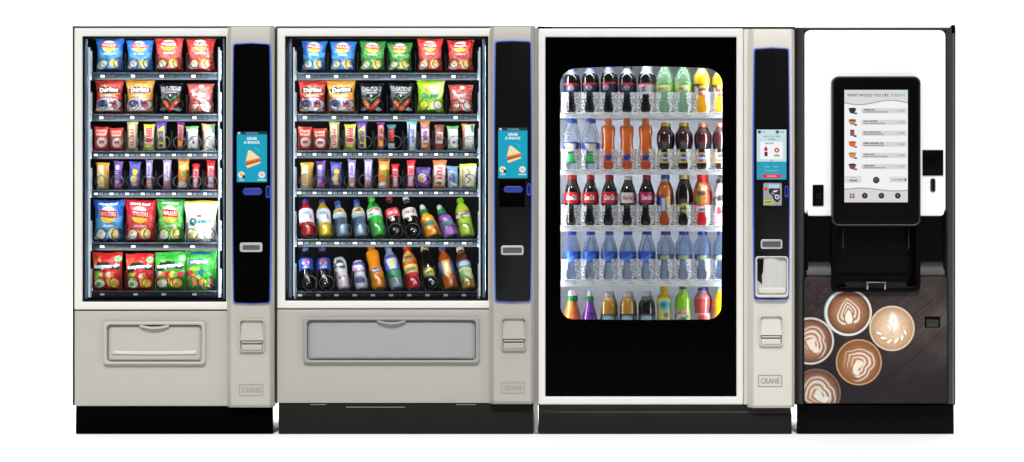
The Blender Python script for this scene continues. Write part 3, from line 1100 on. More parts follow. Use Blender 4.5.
def window_outline(g=0.0):
    x0, x1, y0, y1 = 560.2 - g, 722.4 + g, 66.2 - g, 319.4 + g
    pts = []
    N_ = 20
    for k in range(N_ + 1):            # top edge left to right, arched
        t = k / N_
        pts.append((x0 + 16 + (x1 - x0 - 32) * t, y0 + 2.0 * (2 * t - 1) ** 2))
    for k in range(1, 9):
        a = math.pi / 2 * k / 9
        pts.append((x1 - 16 + 16 * math.sin(a), y0 + 18 - 16 * math.cos(a)))
    for k in range(N_ + 1):
        t = k / N_
        pts.append((x1 - 1.0 * t * t + 0.3 * math.sin(math.pi * t), y0 + 18 + (y1 - y0 - 31) * t))
    for k in range(1, 9):
        a = math.pi / 2 * k / 9
        pts.append((x1 - 1 - 13 + 13 * math.cos(a), y1 - 13 + 13 * math.sin(a)))
    for k in range(N_ + 1):
        t = k / N_
        pts.append((x1 - 14 + (x0 + 13.5 - x1 + 14) * t, y1 + 0.5 * math.sin(math.pi * t)))
    for k in range(1, 9):
        a = math.pi / 2 * k / 9
        pts.append((x0 + 0.5 + 13 - 13 * math.sin(a), y1 - 13 + 13 * math.cos(a)))
    for k in range(N_ + 1):
        t = 1 - k / N_
        pts.append((x0 + 0.5 * t, y0 + 18 + (y1 - y0 - 31) * t))
    for k in range(1, 9):
        a = math.pi / 2 * k / 9
        pts.append((x0 + 16 - 16 * math.cos(a), y0 + 18 - 16 * math.sin(a)))
    return [(PX(x), PZ(y)) for x, y in pts]


MB().holed(rrect(PX(544.8), PX(737.2), PZ(397), PZ(36.4), 0.002), window_outline(), 0.010, 0.014).build('door_panel', M['panel_gloss'], m3, smooth=0)
MB().box(PX(550), PX(735), 0.0155, 0.0185, PZ(330), PZ(55)).build('window_pane', M['glass'], m3)
# cooler behind the door
shell(MB(), 552, 730, 50, 333, 0.06, 0.62, 0.006).build('cooler_lining', M['cooler'], m3)
MB().holed(rrect(PX(546, 0.045), PX(738, 0.045), PZ(396, 0.045), PZ(38, 0.045), 0.002), rrect(PX(553, 0.045), PX(729, 0.045), PZ(332, 0.045), PZ(51, 0.045), 0.004), 0.045, 0.058).build('door_liner', M['lining'], m3, smooth=0)
R3 = [(112.6, 117.6), (169.4, 174.4), (225.4, 231.4), (279.6, 286.4), (326, 331)]
CX3 = [571.0 + 18.65 * k for k in range(9)]
D3 = 0.10
org3 = ORG[m3.name]
gm = MB()
for sx in (-1, 1):                      # clear sprung wings holding the bottle's foot
    Pg = []
    for t in np.linspace(0, 1, 12):
        zz = 20.5 * t
        wv = 3.6 + 1.0 * math.sin(math.pi * t * 1.6) + 0.5 * math.sin(9 * t)
        rowp = []
        for u in np.linspace(0, 1, 6):
            x = wv + (9.0 - wv) * u
            rowp.append((sx * x * S, 0.018 * u * u, zz * S))
        Pg.append(rowp)
    gm.grid(np.array(Pg))
    gm.box(sx * 9.0 * S - 0.0012, sx * 9.0 * S + 0.0012, 0.016, 0.35, 0, 21 * S)
guard_mesh = gm.mesh('bottle_guide', M['guard'], smooth=60)
tickm = MB()
for k in range(5):
    tickm.box((-6.5 + 2.4 * k) * S, (-5.2 + 2.4 * k) * S, -0.002, 0.004, 0.2 * S, 0.9 * S, col=A(120, 122, 126))
tickm.box(1.2 * S, 6.8 * S, -0.0015, 0.004, -2.6 * S, -1.2 * S, col=A(206, 208, 212))
tick_mesh = tickm.mesh('tray_mark', M['tag'], smooth=0)
for r, (ty, by) in enumerate(R3):
    tr = MB()
    tr.slab(rrect(PX(556, D3 - 0.03), PX(727, D3 - 0.03), PZ(by, D3 - 0.03), PZ(ty, D3 - 0.03), 0.004), D3 - 0.03, D3 - 0.015, 0.003)
    z = PZ(ty, D3 - 0.03) - 0.006
    tr.box(PX(556, D3), PX(727, D3), D3 - 0.016, D3 + 0.42, z - 0.005, z)
    tray = tr.build('tray', M['cooler_tray'], m3)
    for cx in CX3:
        for me, nm, dd, yy in ((guard_mesh, 'bottle_guide', D3 - 0.012, ty), (tick_mesh, 'tray_mark', D3 - 0.031, ty + 1.5)):
            if nm == 'bottle_guide' and r == 4:
                continue
            o = bpy.data.objects.new(nm, me)
            COL.objects.link(o)
            o.parent = tray
            o.location = (PX(cx, dd) - org3[0], dd - org3[1], PZ(yy, dd) - org3[2])
# control column
c3, p3 = control_column(m3, 747.8, 794.4, 29.2, 407.4, 753.4, 789.4, 48.6, 299, M['beige_pale'], M['panel_black'], (759.8, 782.2, 316, 345), (758, 782.2, 374.8, 387))
cv = Canvas(29.6, 50, 120, 200, (198, 226, 234), k=1.0)
cv.rect(-1, -1, 31, 9, (206, 228, 236))
cv.rect(-1, 32.0, 31, 51, (38, 158, 190))
cv.ell(2.6, 2.4, 1.7, 1.7, (45, 75, 120))
cv.ell(20.6, 2.4, 1.7, 1.7, (60, 90, 80))
cv.scribble(5.2, 1.8, 9, 3.0, (150, 175, 190), n=4, wd=0.3)
cv.scribble(23.4, 1.8, 27.5, 3.0, (120, 150, 160), n=4, wd=0.3)
cv.rect(3.4, 12, 26.2, 29.6, (246, 248, 250), r=0.8)
cv.rect(7.4, 18, 10.8, 21.5, (205, 40, 50), r=1.0)
cv.rect(8.4, 16.8, 9.8, 18.5, (205, 40, 50))
cv.rect(7.6, 22.2, 10.8, 26.6, (60, 48, 50), r=0.6)
cv.ell(20, 20.6, 2.5, 2.5, (214, 44, 58))
cv.ell(20, 20.6, 1.0, 1.0, (250, 235, 235))
cv.scribble(17.4, 25.2, 22.6, 26.6, (70, 80, 90), n=5, wd=0.35)
cv.scribble(8, 13.2, 17, 14.4, (90, 105, 120), n=7, wd=0.3)
cv.ell(14.8, 31.0, 1.6, 0.5, (150, 175, 190))
cv.scribble(8, 36.5, 13, 37.8, (130, 205, 225), n=4, wd=0.25)
cv.scribble(16.5, 36.5, 21.5, 37.8, (130, 205, 225), n=4, wd=0.25)
cv.scribble(8, 40.5, 21.5, 41.6, (130, 205, 225), n=8, wd=0.25)
cv.rect(5.4, 44.6, 24.4, 48.4, (228, 48, 70), r=0.5)
cv.scribble(10.5, 45.8, 19.5, 47.2, (250, 190, 195), n=6, wd=0.3)
d = -0.0535
flat_print(cv, PX(756.8, d), PX(786.4, d), PZ(129.6, d), PZ(179.6, d), d).build('touchscreen', M['screen'], p3, recalc=False, smooth=0)
t = MB()
put_text(t, 'HAVE YOU TRIED', plane_fn(d - 0.0006), PX(771.8, d), PZ(136.5, d), 17 * S, 1.7 * S, bold=0.02)
put_text(t, 'THESE?', plane_fn(d - 0.0006), PX(771.8, d), PZ(139.3, d), 7.5 * S, 1.7 * S, bold=0.02)
t.build('screen_lettering', M['screen_grey'], p3, smooth=0)
# card reader: grey body with a dark lens area and a yellow sticker
pts = [(763, 184), (765, 182.8), (780, 182.8), (782, 184.4), (782, 203), (778.4, 206), (771, 206), (769, 204.6), (763, 204.6)]
rd = MB().slab([(PX(a, -0.06), PZ(b, -0.06)) for a, b in pts], -0.064, -0.05, 0.002).build('card_reader', M['silver_dark'], p3)
cv = Canvas(19, 23, 76, 92, (150, 152, 154))
cv.rect(5.4, 1.2, 16.8, 4.8, (160, 196, 226), r=0.5)
cv.rect(0.8, 4.8, 4.2, 7.6, (205, 40, 45), r=0.4)
cv.poly([(5.6, 5.4), (17.4, 5.4), (17.4, 17), (14.5, 20), (11, 17.5), (9, 12.5), (5.6, 10)], (38, 38, 40))
cv.ell(12.4, 8.2, 2.6, 1.0, (210, 212, 214), ang=-15)
cv.line([(8.5, 10), (13, 12.5)], 0.6, (190, 192, 195))
cv.ell(14.4, 14.2, 2.3, 2.3, (225, 228, 230), ang=0)
cv.ell(14.4, 14.2, 1.4, 1.4, (60, 62, 64))
cv.rect(0.8, 17.6, 10, 21.4, (205, 190, 50), r=0.4)
cv.scribble(1.8, 18.6, 8.8, 20.4, (80, 75, 40), n=5, wd=0.4)
flat_print(cv, PX(763.4, -0.065), PX(781.6, -0.065), PZ(183.3, -0.065), PZ(205.4, -0.065), -0.065).build('reader_face', M['print'], p3, recalc=False, smooth=0)
sub_slab(p3, 'card_slot', 784.6, 788.2, 185.6, 197.4, 1.4, -0.0555, -0.05, M['blue_dark'], 0.001)
sub_slab(p3, 'card_slot_mouth', 785.8, 787.2, 187.3, 195.6, 0.5, -0.0565, -0.05, M['panel_black'], 0.0004)
sub_slab(p3, 'coin_slot_plate', 760.8, 782.4, 239.4, 249, 2, -0.0565, -0.05, M['silver'], 0.002)
sub_slab(p3, 'coin_slot_face', 762.4, 780.8, 241.2, 247.2, 1, -0.0575, -0.05, M['silver_dark'], 0.001)
# delivery pocket: pale tray with a cylindrical carousel inside
pk = MB().ring(frame_px(755.2, 788, 256.2, 297.4, 3.4, -0.055), frame_px(756.6, 786.6, 257.6, 294.4, 2.6, -0.055), -0.068, -0.045, 0.003).build('delivery_pocket', M['beige_pale'], m3)
Pq = []
for z_ in np.linspace(0, 1, 10):
    Pq.append([(PX(757 + 29.2 * u, -0.05), -0.0534 - 0.0110 * math.sin(math.pi * min(1, max(0, (u - 0.18) / 0.55))), PZ(258 + 36 * z_, -0.05)) for u in np.linspace(0, 1, 24)])
MB().grid(np.array(Pq)).build('carousel', M['carousel'], pk, smooth=60)
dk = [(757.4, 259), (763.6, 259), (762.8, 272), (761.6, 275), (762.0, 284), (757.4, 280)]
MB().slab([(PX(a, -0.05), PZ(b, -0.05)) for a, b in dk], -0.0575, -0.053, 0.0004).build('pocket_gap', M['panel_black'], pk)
MB().slab(frame_px(758.4, 785.6, 287.4, 293.6, 2.4, -0.055), -0.068, -0.05, 0.005).build('pocket_lip', M['beige_pale'], pk)
kp = MB()
kp.box(PX(538.6), PX(792), 0.008, 0.03, 0.0006, PZ(413.4), 0.002)
kp.build('kick_plate', M['kick'], m3)
kp = MB()
kp.box(PX(538.6), PX(792), 0.032, 0.06, PZ(417), PZ(405.2), 0.003)
kp.box(PX(560), PX(792), 0.012, 0.0325, PZ(413.2), PZ(411.8), 0.001)
kp.build('door_sill', M['cabinet'], m3)
feet(m3, (570, 740))
hg = MB()
hg.slab([(PX(a), PZ(b)) for a, b in ((537.8, 26.4), (542, 26.3), (552.6, 27.6), (552.6, 28.6), (537.8, 28.6))], 0.004, 0.06, 0.001)
hg.build('top_hinge', M['black'], m3)

# ------------------------------------------------------------------ machine four: coffee
m4 = thing('coffee_vending_machine', 'black and white coffee machine with a latte art panel, at the right end', 'coffee machine', (PX(876), 0, 0), 'vending machines in a row')
shell(MB(), 796.4, 955.6, 27.4, 405, 0.05, 0.70, 0.02).build('cabinet', M['cabinet'], m4)
for (a, b) in ((796.4, 806.6), (945.0, 955.6)):
    vs, fs = [], []
    n = 14
    zs = [PZ(404), PZ(27.6)]
    for z_ in zs:
        for k in range(n + 1):
            an = math.pi * k / n
            vs.append((PX((a + b) / 2) - (PX(b) - PX(a)) / 2 * math.cos(an), 0.06 - 0.052 * math.sin(an) ** 0.7, z_))
    for k in range(n):
        fs.append([k, k + 1, n + 2 + k, n + 1 + k])
    fs.append(list(range(n + 1)))
    fs.append(list(range(n + 1, 2 * n + 2))[::-1])
    fs.append([0, n, 2 * n + 1, n + 1])
    MB().add(vs, fs).build('side_post', M['pillar_black'], m4, smooth=40)
boxpx(MB(), 799, 952, 27.6, 30.2, 0.010, 0.05, 0.002).build('top_trim', M['pillar_black'], m4)
boxpx(MB(), 952.2, 955.2, 24.8, 33, 0.004, 0.05, 0.002).build('hinge_cap', M['black'], m4)
boxpx(MB(), 805.6, 945.8, 30.2, 404.2, 0.035, 0.05, 0.002).build('door_core', M['chamber'], m4)
up = MB().slab(frame_px(804.6, 945.8, 30, 216, 6), 0.002, 0.03, 0.006).build('upper_panel', M['white_gloss'], m4)
lp = MB().slab(frame_px(812.6, 823.6, 184.8, 206, 0.8), -0.003, 0.004, 0.001).build('lock_plate', M['bezel'], m4)
lk = MB()
lk.tube([(PX(818.2 + 2.0 * math.cos(a)), -0.0045, PZ(195.8 + 2.0 * math.sin(a))) for a in np.linspace(0, 2 * math.pi, 17)[:-1]], 0.0012, 6, True)
lk.build('lock_barrel', M['bezel_rim'], lp)
boxpx(MB(), 922.6, 943.4, 150, 175.6, -0.003, 0.004, 0.001).build('card_reader', M['bezel'], m4)
cs = MB().slab(frame_px(930.4, 935.4, 178.4, 192, 2.2), -0.003, 0.004, 0.001).build('coin_slot', M['bezel_rim'], m4)
MB().slab(frame_px(932.2, 933.8, 180, 190.5, 0.6), -0.0038, 0.002, 0.0003).build('slot_mouth', M['black'], cs)
# display
bz = MB().slab(frame_px(833, 918.8, 77.8, 224.6, 5.5, -0.02), -0.030, 0.01, 0.003).build('display_bezel', M['bezel'], m4)
MB().ring(frame_px(831.6, 920.2, 76.4, 226, 7, -0.02), frame_px(833.4, 918.4, 78.2, 224.2, 5.4, -0.02), -0.033, 0.01, 0.003).build('bezel_rim', M['bezel_rim'], bz)
W4, H4 = 63.4, 112.4
cv = Canvas(W4, H4, 254, 450, (246, 246, 248), k=1.0)
yy = lambda x, y0_, a, p: y0_ + a * math.sin(2 * math.pi * (x / W4 + p))
top = [(x, yy(x, 12.6, 2.2, 0.02)) for x in np.linspace(-1, W4 + 1, 40)]
cv.poly([(-1, -1)] + top + [(W4 + 1, -1)], (222, 222, 224))
cv.line(top, 0.9, (150, 150, 152))
bot = [(x, yy(x, 99.2, -0.9, 0.25 - 0.0)) for x in np.linspace(-1, W4 + 1, 40)]
bot = [(x, 99.6 - 1.4 * math.sin(2 * math.pi * (x / W4 * 0.9 + 0.02))) for x in np.linspace(-1, W4 + 1, 40)]
cv.poly([(-1, H4 + 1)] + bot + [(W4 + 1, H4 + 1)], (218, 217, 217))
cv.line(bot, 1.0, (158, 156, 154))
rows4 = [20.8, 32.2, 43.2, 54.2, 65.4, 76.6]
cups = [((70, 40, 28), (38, 26, 22)), ((200, 140, 80), (110, 78, 52)), ((150, 84, 60), (160, 90, 66)), ((238, 100, 34), (190, 90, 40)), ((214, 150, 88), (180, 120, 70)), ((120, 76, 52), (70, 44, 34))]
for k, (y_, (c1_, c2_)) in enumerate(zip(rows4, cups)):
    cv.rect(17.2, y_ - 2.4, 62.2, y_ + 2.6, (217, 217, 220), r=0.6)
    if k == 2:
        cv.rect(5.8, y_ - 3.2, 10.0, y_ + 2.8, c1_, r=0.8)
        cv.rect(5.8, y_ - 3.4, 10.0, y_ - 2.2, (90, 52, 40), r=0.4)
        cv.ell(10.8, y_ + 3.0, 1.6, 1.0, (40, 36, 34))
    else:
        cv.poly([(4.2, y_ - 2.0), (11.8, y_ - 2.0), (10.6, y_ + 1.6), (9.2, y_ + 2.8), (6.8, y_ + 2.8), (5.2, y_ + 1.6)], c1_)
        cv.ell(8, y_ - 2.0, 3.9, 1.0, c2_)
        cv.ell(11.2, y_ + 2.8, 1.7, 0.9, (60, 120, 50) if k == 3 else (80, 70, 64))
    cv.scribble(19.2, y_ + 0.7, 19.2 + (24, 22, 20, 21, 24, 22)[k], y_ + 1.7, (120, 120, 122), n=18, wd=0.3)
cv.rect(0.2, 86.2, 17, 93.0, (222, 222, 224), r=0.8)
cv.ell(31.8, 90.2, 3.3, 3.3, (22, 22, 24))
cv.ell(31.8, 90.2, 1.8, 1.6, (120, 120, 124))
cv.ell(31.8, 90.4, 1.1, 1.0, (30, 30, 32))
cv.rect(45, 86.8, 62.6, 92.6, (222, 222, 224), r=0.8)
cv.poly([(60.2, 87.8), (62.2, 89.7), (60.2, 91.6)], (25, 25, 28))
for k, c in enumerate(((70, 150, 90), (205, 90, 140), (190, 70, 60), (120, 90, 120))):
    cv.rect(5.2 + 2.8 * (k % 2), 103.6 + 2.6 * (k // 2), 7.4 + 2.8 * (k % 2), 105.8 + 2.6 * (k // 2), c)
for x_ in (20.4, 37.0, 53.4):
    cv.ell(x_, 105.8, 2.9, 2.9, (24, 24, 26))
    cv.ell(x_, 105.6, 0.9, 1.3, (110, 110, 114))
d = -0.0312
sx0, sy0 = 844.4, 89.9
flat_print(cv, PX(sx0, d), PX(sx0 + W4, d), PZ(sy0, d), PZ(sy0 + H4, d), d).build('touchscreen', M['screen'], bz, recalc=False, smooth=0)
t, tg = MB(), MB()
f4 = plane_fn(d - 0.0007)
T4 = lambda mb, s_, x_, y_, w_, h_, b=0.03: put_text(mb, s_, f4, PX(sx0 + x_ + w_ / 2, d), PZ(sy0 + y_, d), w_ * S, h_ * S, bold=b)
def T5(nm, m_, *lines):
    mb = MB()
    for a in lines:
        T4(mb, *a)
    mb.build(nm, m_, bz, smooth=0)


T5('heading', M['screen_dark'], ('WHAT WOULD YOU LIKE', 2.8, 5.2, 41.5, 2.9, 0.015))
T5('heading', M['screen_green'], ('TODAY?', 46.0, 5.2, 14.6, 2.9, 0.03))
for y_, nm, w_ in zip(rows4, ('AMERICANO', 'FLAT WHITE', 'HOT CHOCOLATE', 'FRESH BREWED TEA', 'CAFE LATTE', 'CAPPUCCINO'), (11.5, 14, 17, 20, 10.5, 11)):
    T5('menu_line', M['screen_dark'], (nm, 19.2, y_ - 0.9, w_, 1.5, 0.05))
    T5('price', M['screen_green'], ('£1.00', 53, y_, 7.0, 1.8, 0.02))
T5('credit_line', M['screen_dark'], ('£0.00', 5, 90.6, 8, 2.0, 0.05))
T5('credit_line', M['screen_dark'], ('CREDIT', 6.4, 87.8, 5, 1.0, 0.0))
T5('button_line', M['screen_dark'], ('CONTINUE', 47.4, 89.8, 11.4, 1.4, 0.02))
# middle: black body around the brew chamber
mid = MB()
mid.holed([(PX(x), PZ(y)) for x, y in ((805, 212), (805, 276), (946.6, 276), (946.6, 212))], [(PX(x), PZ(y)) for x, y in ((835, 214), (835, 274.6), (917.6, 274.6), (917.6, 214))], 0.012, 0.05)
mid.build('middle_panel', M['chamber'], m4, smooth=0)
for a, b in ((806.6, 833.4), (919.4, 944.6)):
    Pm = [[(PX(a + (b - a) * u), dd, PZ(y)) for u in np.linspace(0, 1, 6)] for y, dd in ((262, 0.0118), (265.5, 0.0115), (268.5, 0.006), (272, -0.002), (275.2, -0.006))]
    MB().grid(np.array(Pm)).build('shoulder', M['shoulder'], m4)
for i, a in enumerate((806.0, 943.6)):
    MB().slab(frame_px(a, a + 2.4, 210, 275, 1.0), 0.002, 0.03, 0.003).build('side_rib', M['bezel'], m4)
ch = MB()
cd0, cd1 = 0.0, 0.16
ch.ring(frame_px(831.6, 920.6, 224, 292, 6, -0.02), frame_px(836.4, 915.8, 226, 287, 4.5, -0.02), -0.022, 0.02, 0.004)
ch = ch.build('brew_chamber', M['bezel'], m4)
cb = MB()
shell(cb, 835.6, 916.6, 226, 288, -0.01, 0.16, 0.004)
cb.build('chamber_wall', M['chamber'], ch)
nz = MB()
nz.box(PX(852, 0.08), PX(898, 0.08), 0.06, 0.14, PZ(238, 0.08), PZ(229, 0.08), 0.006)
for x_ in (866, 875, 884):
    nz.lathe([(0, 0.005), (0.03, 0.007)], 14, c=(PX(x_, 0.08), 0.09, PZ(246, 0.08)))
nz.build('nozzle', M['chamber'], ch)
for x_ in (842.6, 908.2):  # thin paler strips stand in for highlights on the chamber edges
    boxpx(MB(), x_, x_ + 0.9, 228, 249, 0.012, 0.02, 0.0006).build('edge_highlight', M['bezel_rim'], ch)
for x_ in (865.6, 885.4):
    MB().lathe([(0, 0.002), (0.0, 0.004), (0.010, 0.0055), (0.012, 0.003)], 14, c=(PX(x_, 0.05), 0.05, PZ(247.5, 0.05))).build('spout', M['chrome'], ch)
cg = MB()
for x_ in (866.4, 885.4):
    cg.box(PX(x_, 0.1) - 0.003, PX(x_, 0.1) + 0.003, 0.06, 0.11, PZ(262, 0.1), PZ(250, 0.1), 0.002)
cg.tube([(PX(866 + 19.6 * t_, 0.08), 0.07 - 0.02 * math.sin(math.pi * t_), PZ(267.5 + 1.4 * math.sin(math.pi * t_), 0.08)) for t_ in np.linspace(0, 1, 12)], 0.0016, 6)
cg.tube([(PX(863 + 24 * t_, 0.11), 0.11, PZ(259, 0.11)) for t_ in np.linspace(0, 1, 4)], 0.001, 6)
cg.build('cup_guide', M['guide_grey'], ch)
dg = MB()
Pd = [[(PX(846 + 61 * u, 0.0), 0.12 - 0.135 * v, PZ(274.5 + 12.2 * v)) for u in np.linspace(0, 1, 8)] for v in np.linspace(0, 1, 4)]
dg.grid(np.array(Pd))
dg = dg.build('drip_tray', M['tray_grey'], ch)
gr = MB()
for k in range(12):
    x_ = 852 + 49 * k / 11
    gr.tube([(PX(x_), 0.05, PZ(280)), (PX(x_), -0.013, PZ(287))], 0.0011, 5)
gr.build('grille', M['bezel_rim'], ch)
br = MB()
for x_ in (866.6, 884.2):
    br.box(PX(x_) - 0.0035, PX(x_) + 0.0035, -0.024, -0.012, PZ(289.2), PZ(281.6), 0.001)
br.box(PX(868), PX(883), -0.0205, -0.0155, PZ(282.6), PZ(281.8), 0.0005)
br.build('cup_stand', M['chrome'], ch)
# printed coffee panel
W5, H5 = 142.6, 127.4
gx0, gy0 = 804.4, 275.8
kk = 2.8
cv = Canvas(W5, H5, int(W5 * kk), int(H5 * kk), (64, 55, 56))
X_, Y_ = cv.X, cv.Y
u_ = (X_ + Y_ * 1.05) / 1.45             # across the planks
v_ = (X_ - Y_) / 1.41                    # along the planks
n1 = vnoise(cv.nx, cv.ny, 9, 9, 4)
# grain streaks run along the planks
gs = rng.random(900)
gi = (u_ * 3.0 + n1 * 5).astype(int) % 900
g0 = gs[gi] * 0.5 + gs[((u_ * 0.9 + n1 * 3).astype(int)) % 900] * 0.5
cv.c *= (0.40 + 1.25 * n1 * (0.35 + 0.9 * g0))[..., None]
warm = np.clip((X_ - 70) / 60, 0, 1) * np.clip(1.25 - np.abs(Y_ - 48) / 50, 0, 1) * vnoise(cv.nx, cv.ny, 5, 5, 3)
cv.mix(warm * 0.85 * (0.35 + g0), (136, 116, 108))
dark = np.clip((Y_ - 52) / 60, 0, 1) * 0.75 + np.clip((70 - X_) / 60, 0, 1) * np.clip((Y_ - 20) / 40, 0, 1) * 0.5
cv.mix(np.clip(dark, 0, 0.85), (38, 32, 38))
for off, wd in ((62, 0.9), (96.5, 1.2), (100.5, 0.6), (131, 1.0)):
    # plank joints run up to the right
    dd = np.abs((X_ * 0.60 + Y_ * 0.80) - off) - wd / 2
    cv.mix(cv.sd(dd) * 0.6 * np.clip((X_ - 30) / 30, 0, 1), (32, 27, 30))
for k in range(90):                      # scattered beans, upper left
    bx, by_ = random.uniform(1, 30), random.uniform(1, 34)
    if bx + by_ * 0.7 > 42:
        continue
    c = random.choice([(58, 38, 46), (78, 52, 58), (44, 30, 38), (92, 62, 66)])
    cv.ell(bx, by_, 1.7, 1.1, c, ang=random.uniform(0, 180), op=0.8)


def latte(cx, cy, r, rim, crema, edge, foam, ang, style, rimw=2.0, glow=None):
    if glow:
        cv.ell(cx - 0.8, cy - 0.2, r + 0.6, r + 0.4, glow)
    cv.ell(cx, cy, r, r, rim)
    ri = r - rimw
    lx, ly = cv.loc(cx, cy, ang)
    q = np.hypot(lx, ly) / ri
    m = cv.sd((q - 1) * ri)
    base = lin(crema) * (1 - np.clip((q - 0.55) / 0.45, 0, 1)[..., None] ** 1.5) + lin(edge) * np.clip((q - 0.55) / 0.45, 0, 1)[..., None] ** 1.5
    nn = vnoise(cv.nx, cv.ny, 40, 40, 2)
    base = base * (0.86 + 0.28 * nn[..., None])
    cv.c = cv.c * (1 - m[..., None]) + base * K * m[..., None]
    a, b = lx / ri, ly / ri
    n2 = vnoise(cv.nx, cv.ny, 14, 14, 2) - 0.5
    n3 = vnoise(cv.nx, cv.ny, 14, 14, 2) - 0.5
    a, b = a + 0.10 * n2, b + 0.10 * n3
    sq = np.sqrt(np.abs(a) + 0.02)
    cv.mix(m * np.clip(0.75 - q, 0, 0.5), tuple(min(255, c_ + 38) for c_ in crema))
    if style == 'leaf':
        # nested hearts, tip at the top, with a small tulip at the foot
        f = np.hypot(a * 1.05, (b - 0.02) - 0.42 * sq + 0.20)
        ph_ = f * 2 * math.pi * 5.6 + 1.5 * b
        st = 0.5 + 0.5 * np.cos(ph_)
        side = np.clip(0.62 - 0.25 * np.abs(a) + 0.2 * b, 0.3, 0.8)
        cv.mix(m * np.clip((st - 1 + side) / 0.35, 0, 1) * np.clip((0.64 - f) / 0.1, 0, 0.88), foam)
        h = np.hypot(a * 1.7, (b - 0.24) * 1.0 - 0.35 * sq + 0.12)
        cv.mix(m * np.clip((0.44 - h) / 0.06, 0, 1), crema, )
        cv.mix(m * np.clip((0.34 - h) / 0.06, 0, 1), foam)
    elif style == 'shell':
        # leaf pulled to one side: crescents round a small heart
        f = np.hypot(a * 0.95 + 0.10, (b + 0.10) * 1.05 - 0.28 * sq)
        th = np.arctan2(b + 0.05, a + 0.18)
        op_ = np.clip((2.75 - np.abs(th)) / 0.5, 0, 1)
        st = 0.5 + 0.5 * np.cos(f * 2 * math.pi * 5.0 + 2.6)
        wd = np.clip(0.48 + 0.24 * np.cos(th - 0.9), 0.2, 0.7) + 0.12 * n2
        cv.mix(m * np.clip((st - 1 + wd) / 0.35, 0, 1) * np.clip((0.78 - f) / 0.12, 0, 0.88) * op_, foam)
        h = np.hypot((a + 0.16) * 1.2 - 0.25 * sq * 0, (b - 0.02) * 2.0 - 0.5 * np.abs(a + 0.16))
        cv.mix(m * np.clip((0.36 - h) / 0.08, 0, 1), foam)
        h2 = np.hypot((a + 0.42) * 2.4, (b - 0.22) * 1.8)
        cv.mix(m * np.clip((0.34 - h2) / 0.08, 0, 1), foam)
    elif style == 'swan':
        cv.mix(m * np.clip(1.15 - q * 1.0, 0, 0.8), (238, 214, 184))
        h = np.hypot((a - 0.06) * 1.9, (b + 0.40) * 1.15 - 0.3 * sq)
        cv.mix(m * np.clip((0.62 - h) / 0.3, 0, 0.95), (252, 248, 240))
        for r0, c0, o0 in ((0.30, 0.05, 0.75), (0.44, 0.0, 0.7), (0.58, -0.04, 0.6)):
            e = np.hypot(a + 0.22 + 0.2 * n2, (b - c0) * 0.9)
            cv.mix(m * np.clip(0.5 - np.abs(e - r0) / 0.09, 0, o0) * (a < 0.12) * np.clip((b + 0.55) / 0.2, 0, 1), crema)
        e = np.hypot(a - 0.62, b + 0.02)
        cv.mix(m * np.clip(0.5 - np.abs(e - 0.20) / 0.10, 0, 0.7) * (b < 0.3), crema)
        for k in range(6):
            th = math.radians(18 + 27 * k)
            ex, ey = 0.66 * math.cos(th), 0.60 * math.sin(th)
            ca_, sa_ = math.cos(th + 0.9), math.sin(th + 0.9)
            ra, rb = (a - ex) * ca_ + (b - ey) * sa_, -(a - ex) * sa_ + (b - ey) * ca_
            cv.mix(m * np.clip((1.0 - np.hypot(ra / 0.19, (rb + 0.05) / 0.12)) / 0.3, 0, 0.8), crema)
            cv.mix(m * np.clip((1.0 - np.hypot(ra / 0.17, rb / 0.075)) / 0.3, 0, 1), (250, 242, 228))


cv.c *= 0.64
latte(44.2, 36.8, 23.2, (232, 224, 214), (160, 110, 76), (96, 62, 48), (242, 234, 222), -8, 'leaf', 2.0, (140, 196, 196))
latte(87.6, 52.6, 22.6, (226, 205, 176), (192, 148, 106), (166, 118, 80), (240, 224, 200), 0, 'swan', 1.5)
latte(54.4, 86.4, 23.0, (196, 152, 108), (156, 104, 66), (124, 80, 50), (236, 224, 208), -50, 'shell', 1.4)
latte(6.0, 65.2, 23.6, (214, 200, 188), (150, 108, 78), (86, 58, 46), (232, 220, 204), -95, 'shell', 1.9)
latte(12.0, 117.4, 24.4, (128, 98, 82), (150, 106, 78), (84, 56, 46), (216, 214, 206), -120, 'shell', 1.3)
d = 0.000
Pp = np.zeros((cv.ny, cv.nx, 3))
Pp[..., 0] = np.linspace(PX(gx0), PX(gx0 + W5), cv.nx)[None, :]
Pp[..., 1] = d
Pp[..., 2] = np.linspace(PZ(gy0), PZ(gy0 + H5), cv.ny)[:, None]
gout = frame_px(804, 947.4, 275.4, 403.6, 4)
notch = [(PX(x), PZ(y)) for x, y in ((918, 275.4), (918, 290), (834, 290), (834, 275.4))]
gi = [k for k, p in enumerate(gout) if p[1] > PZ(276)]
ins = max(k for k in gi if gout[k][0] > PX(876)) + 1      # between the two top corners
gout = gout[:ins] + notch + gout[ins:]
gp = MB().slab(gout, 0.0008, 0.03).build('graphic_panel', M['bezel'], m4)
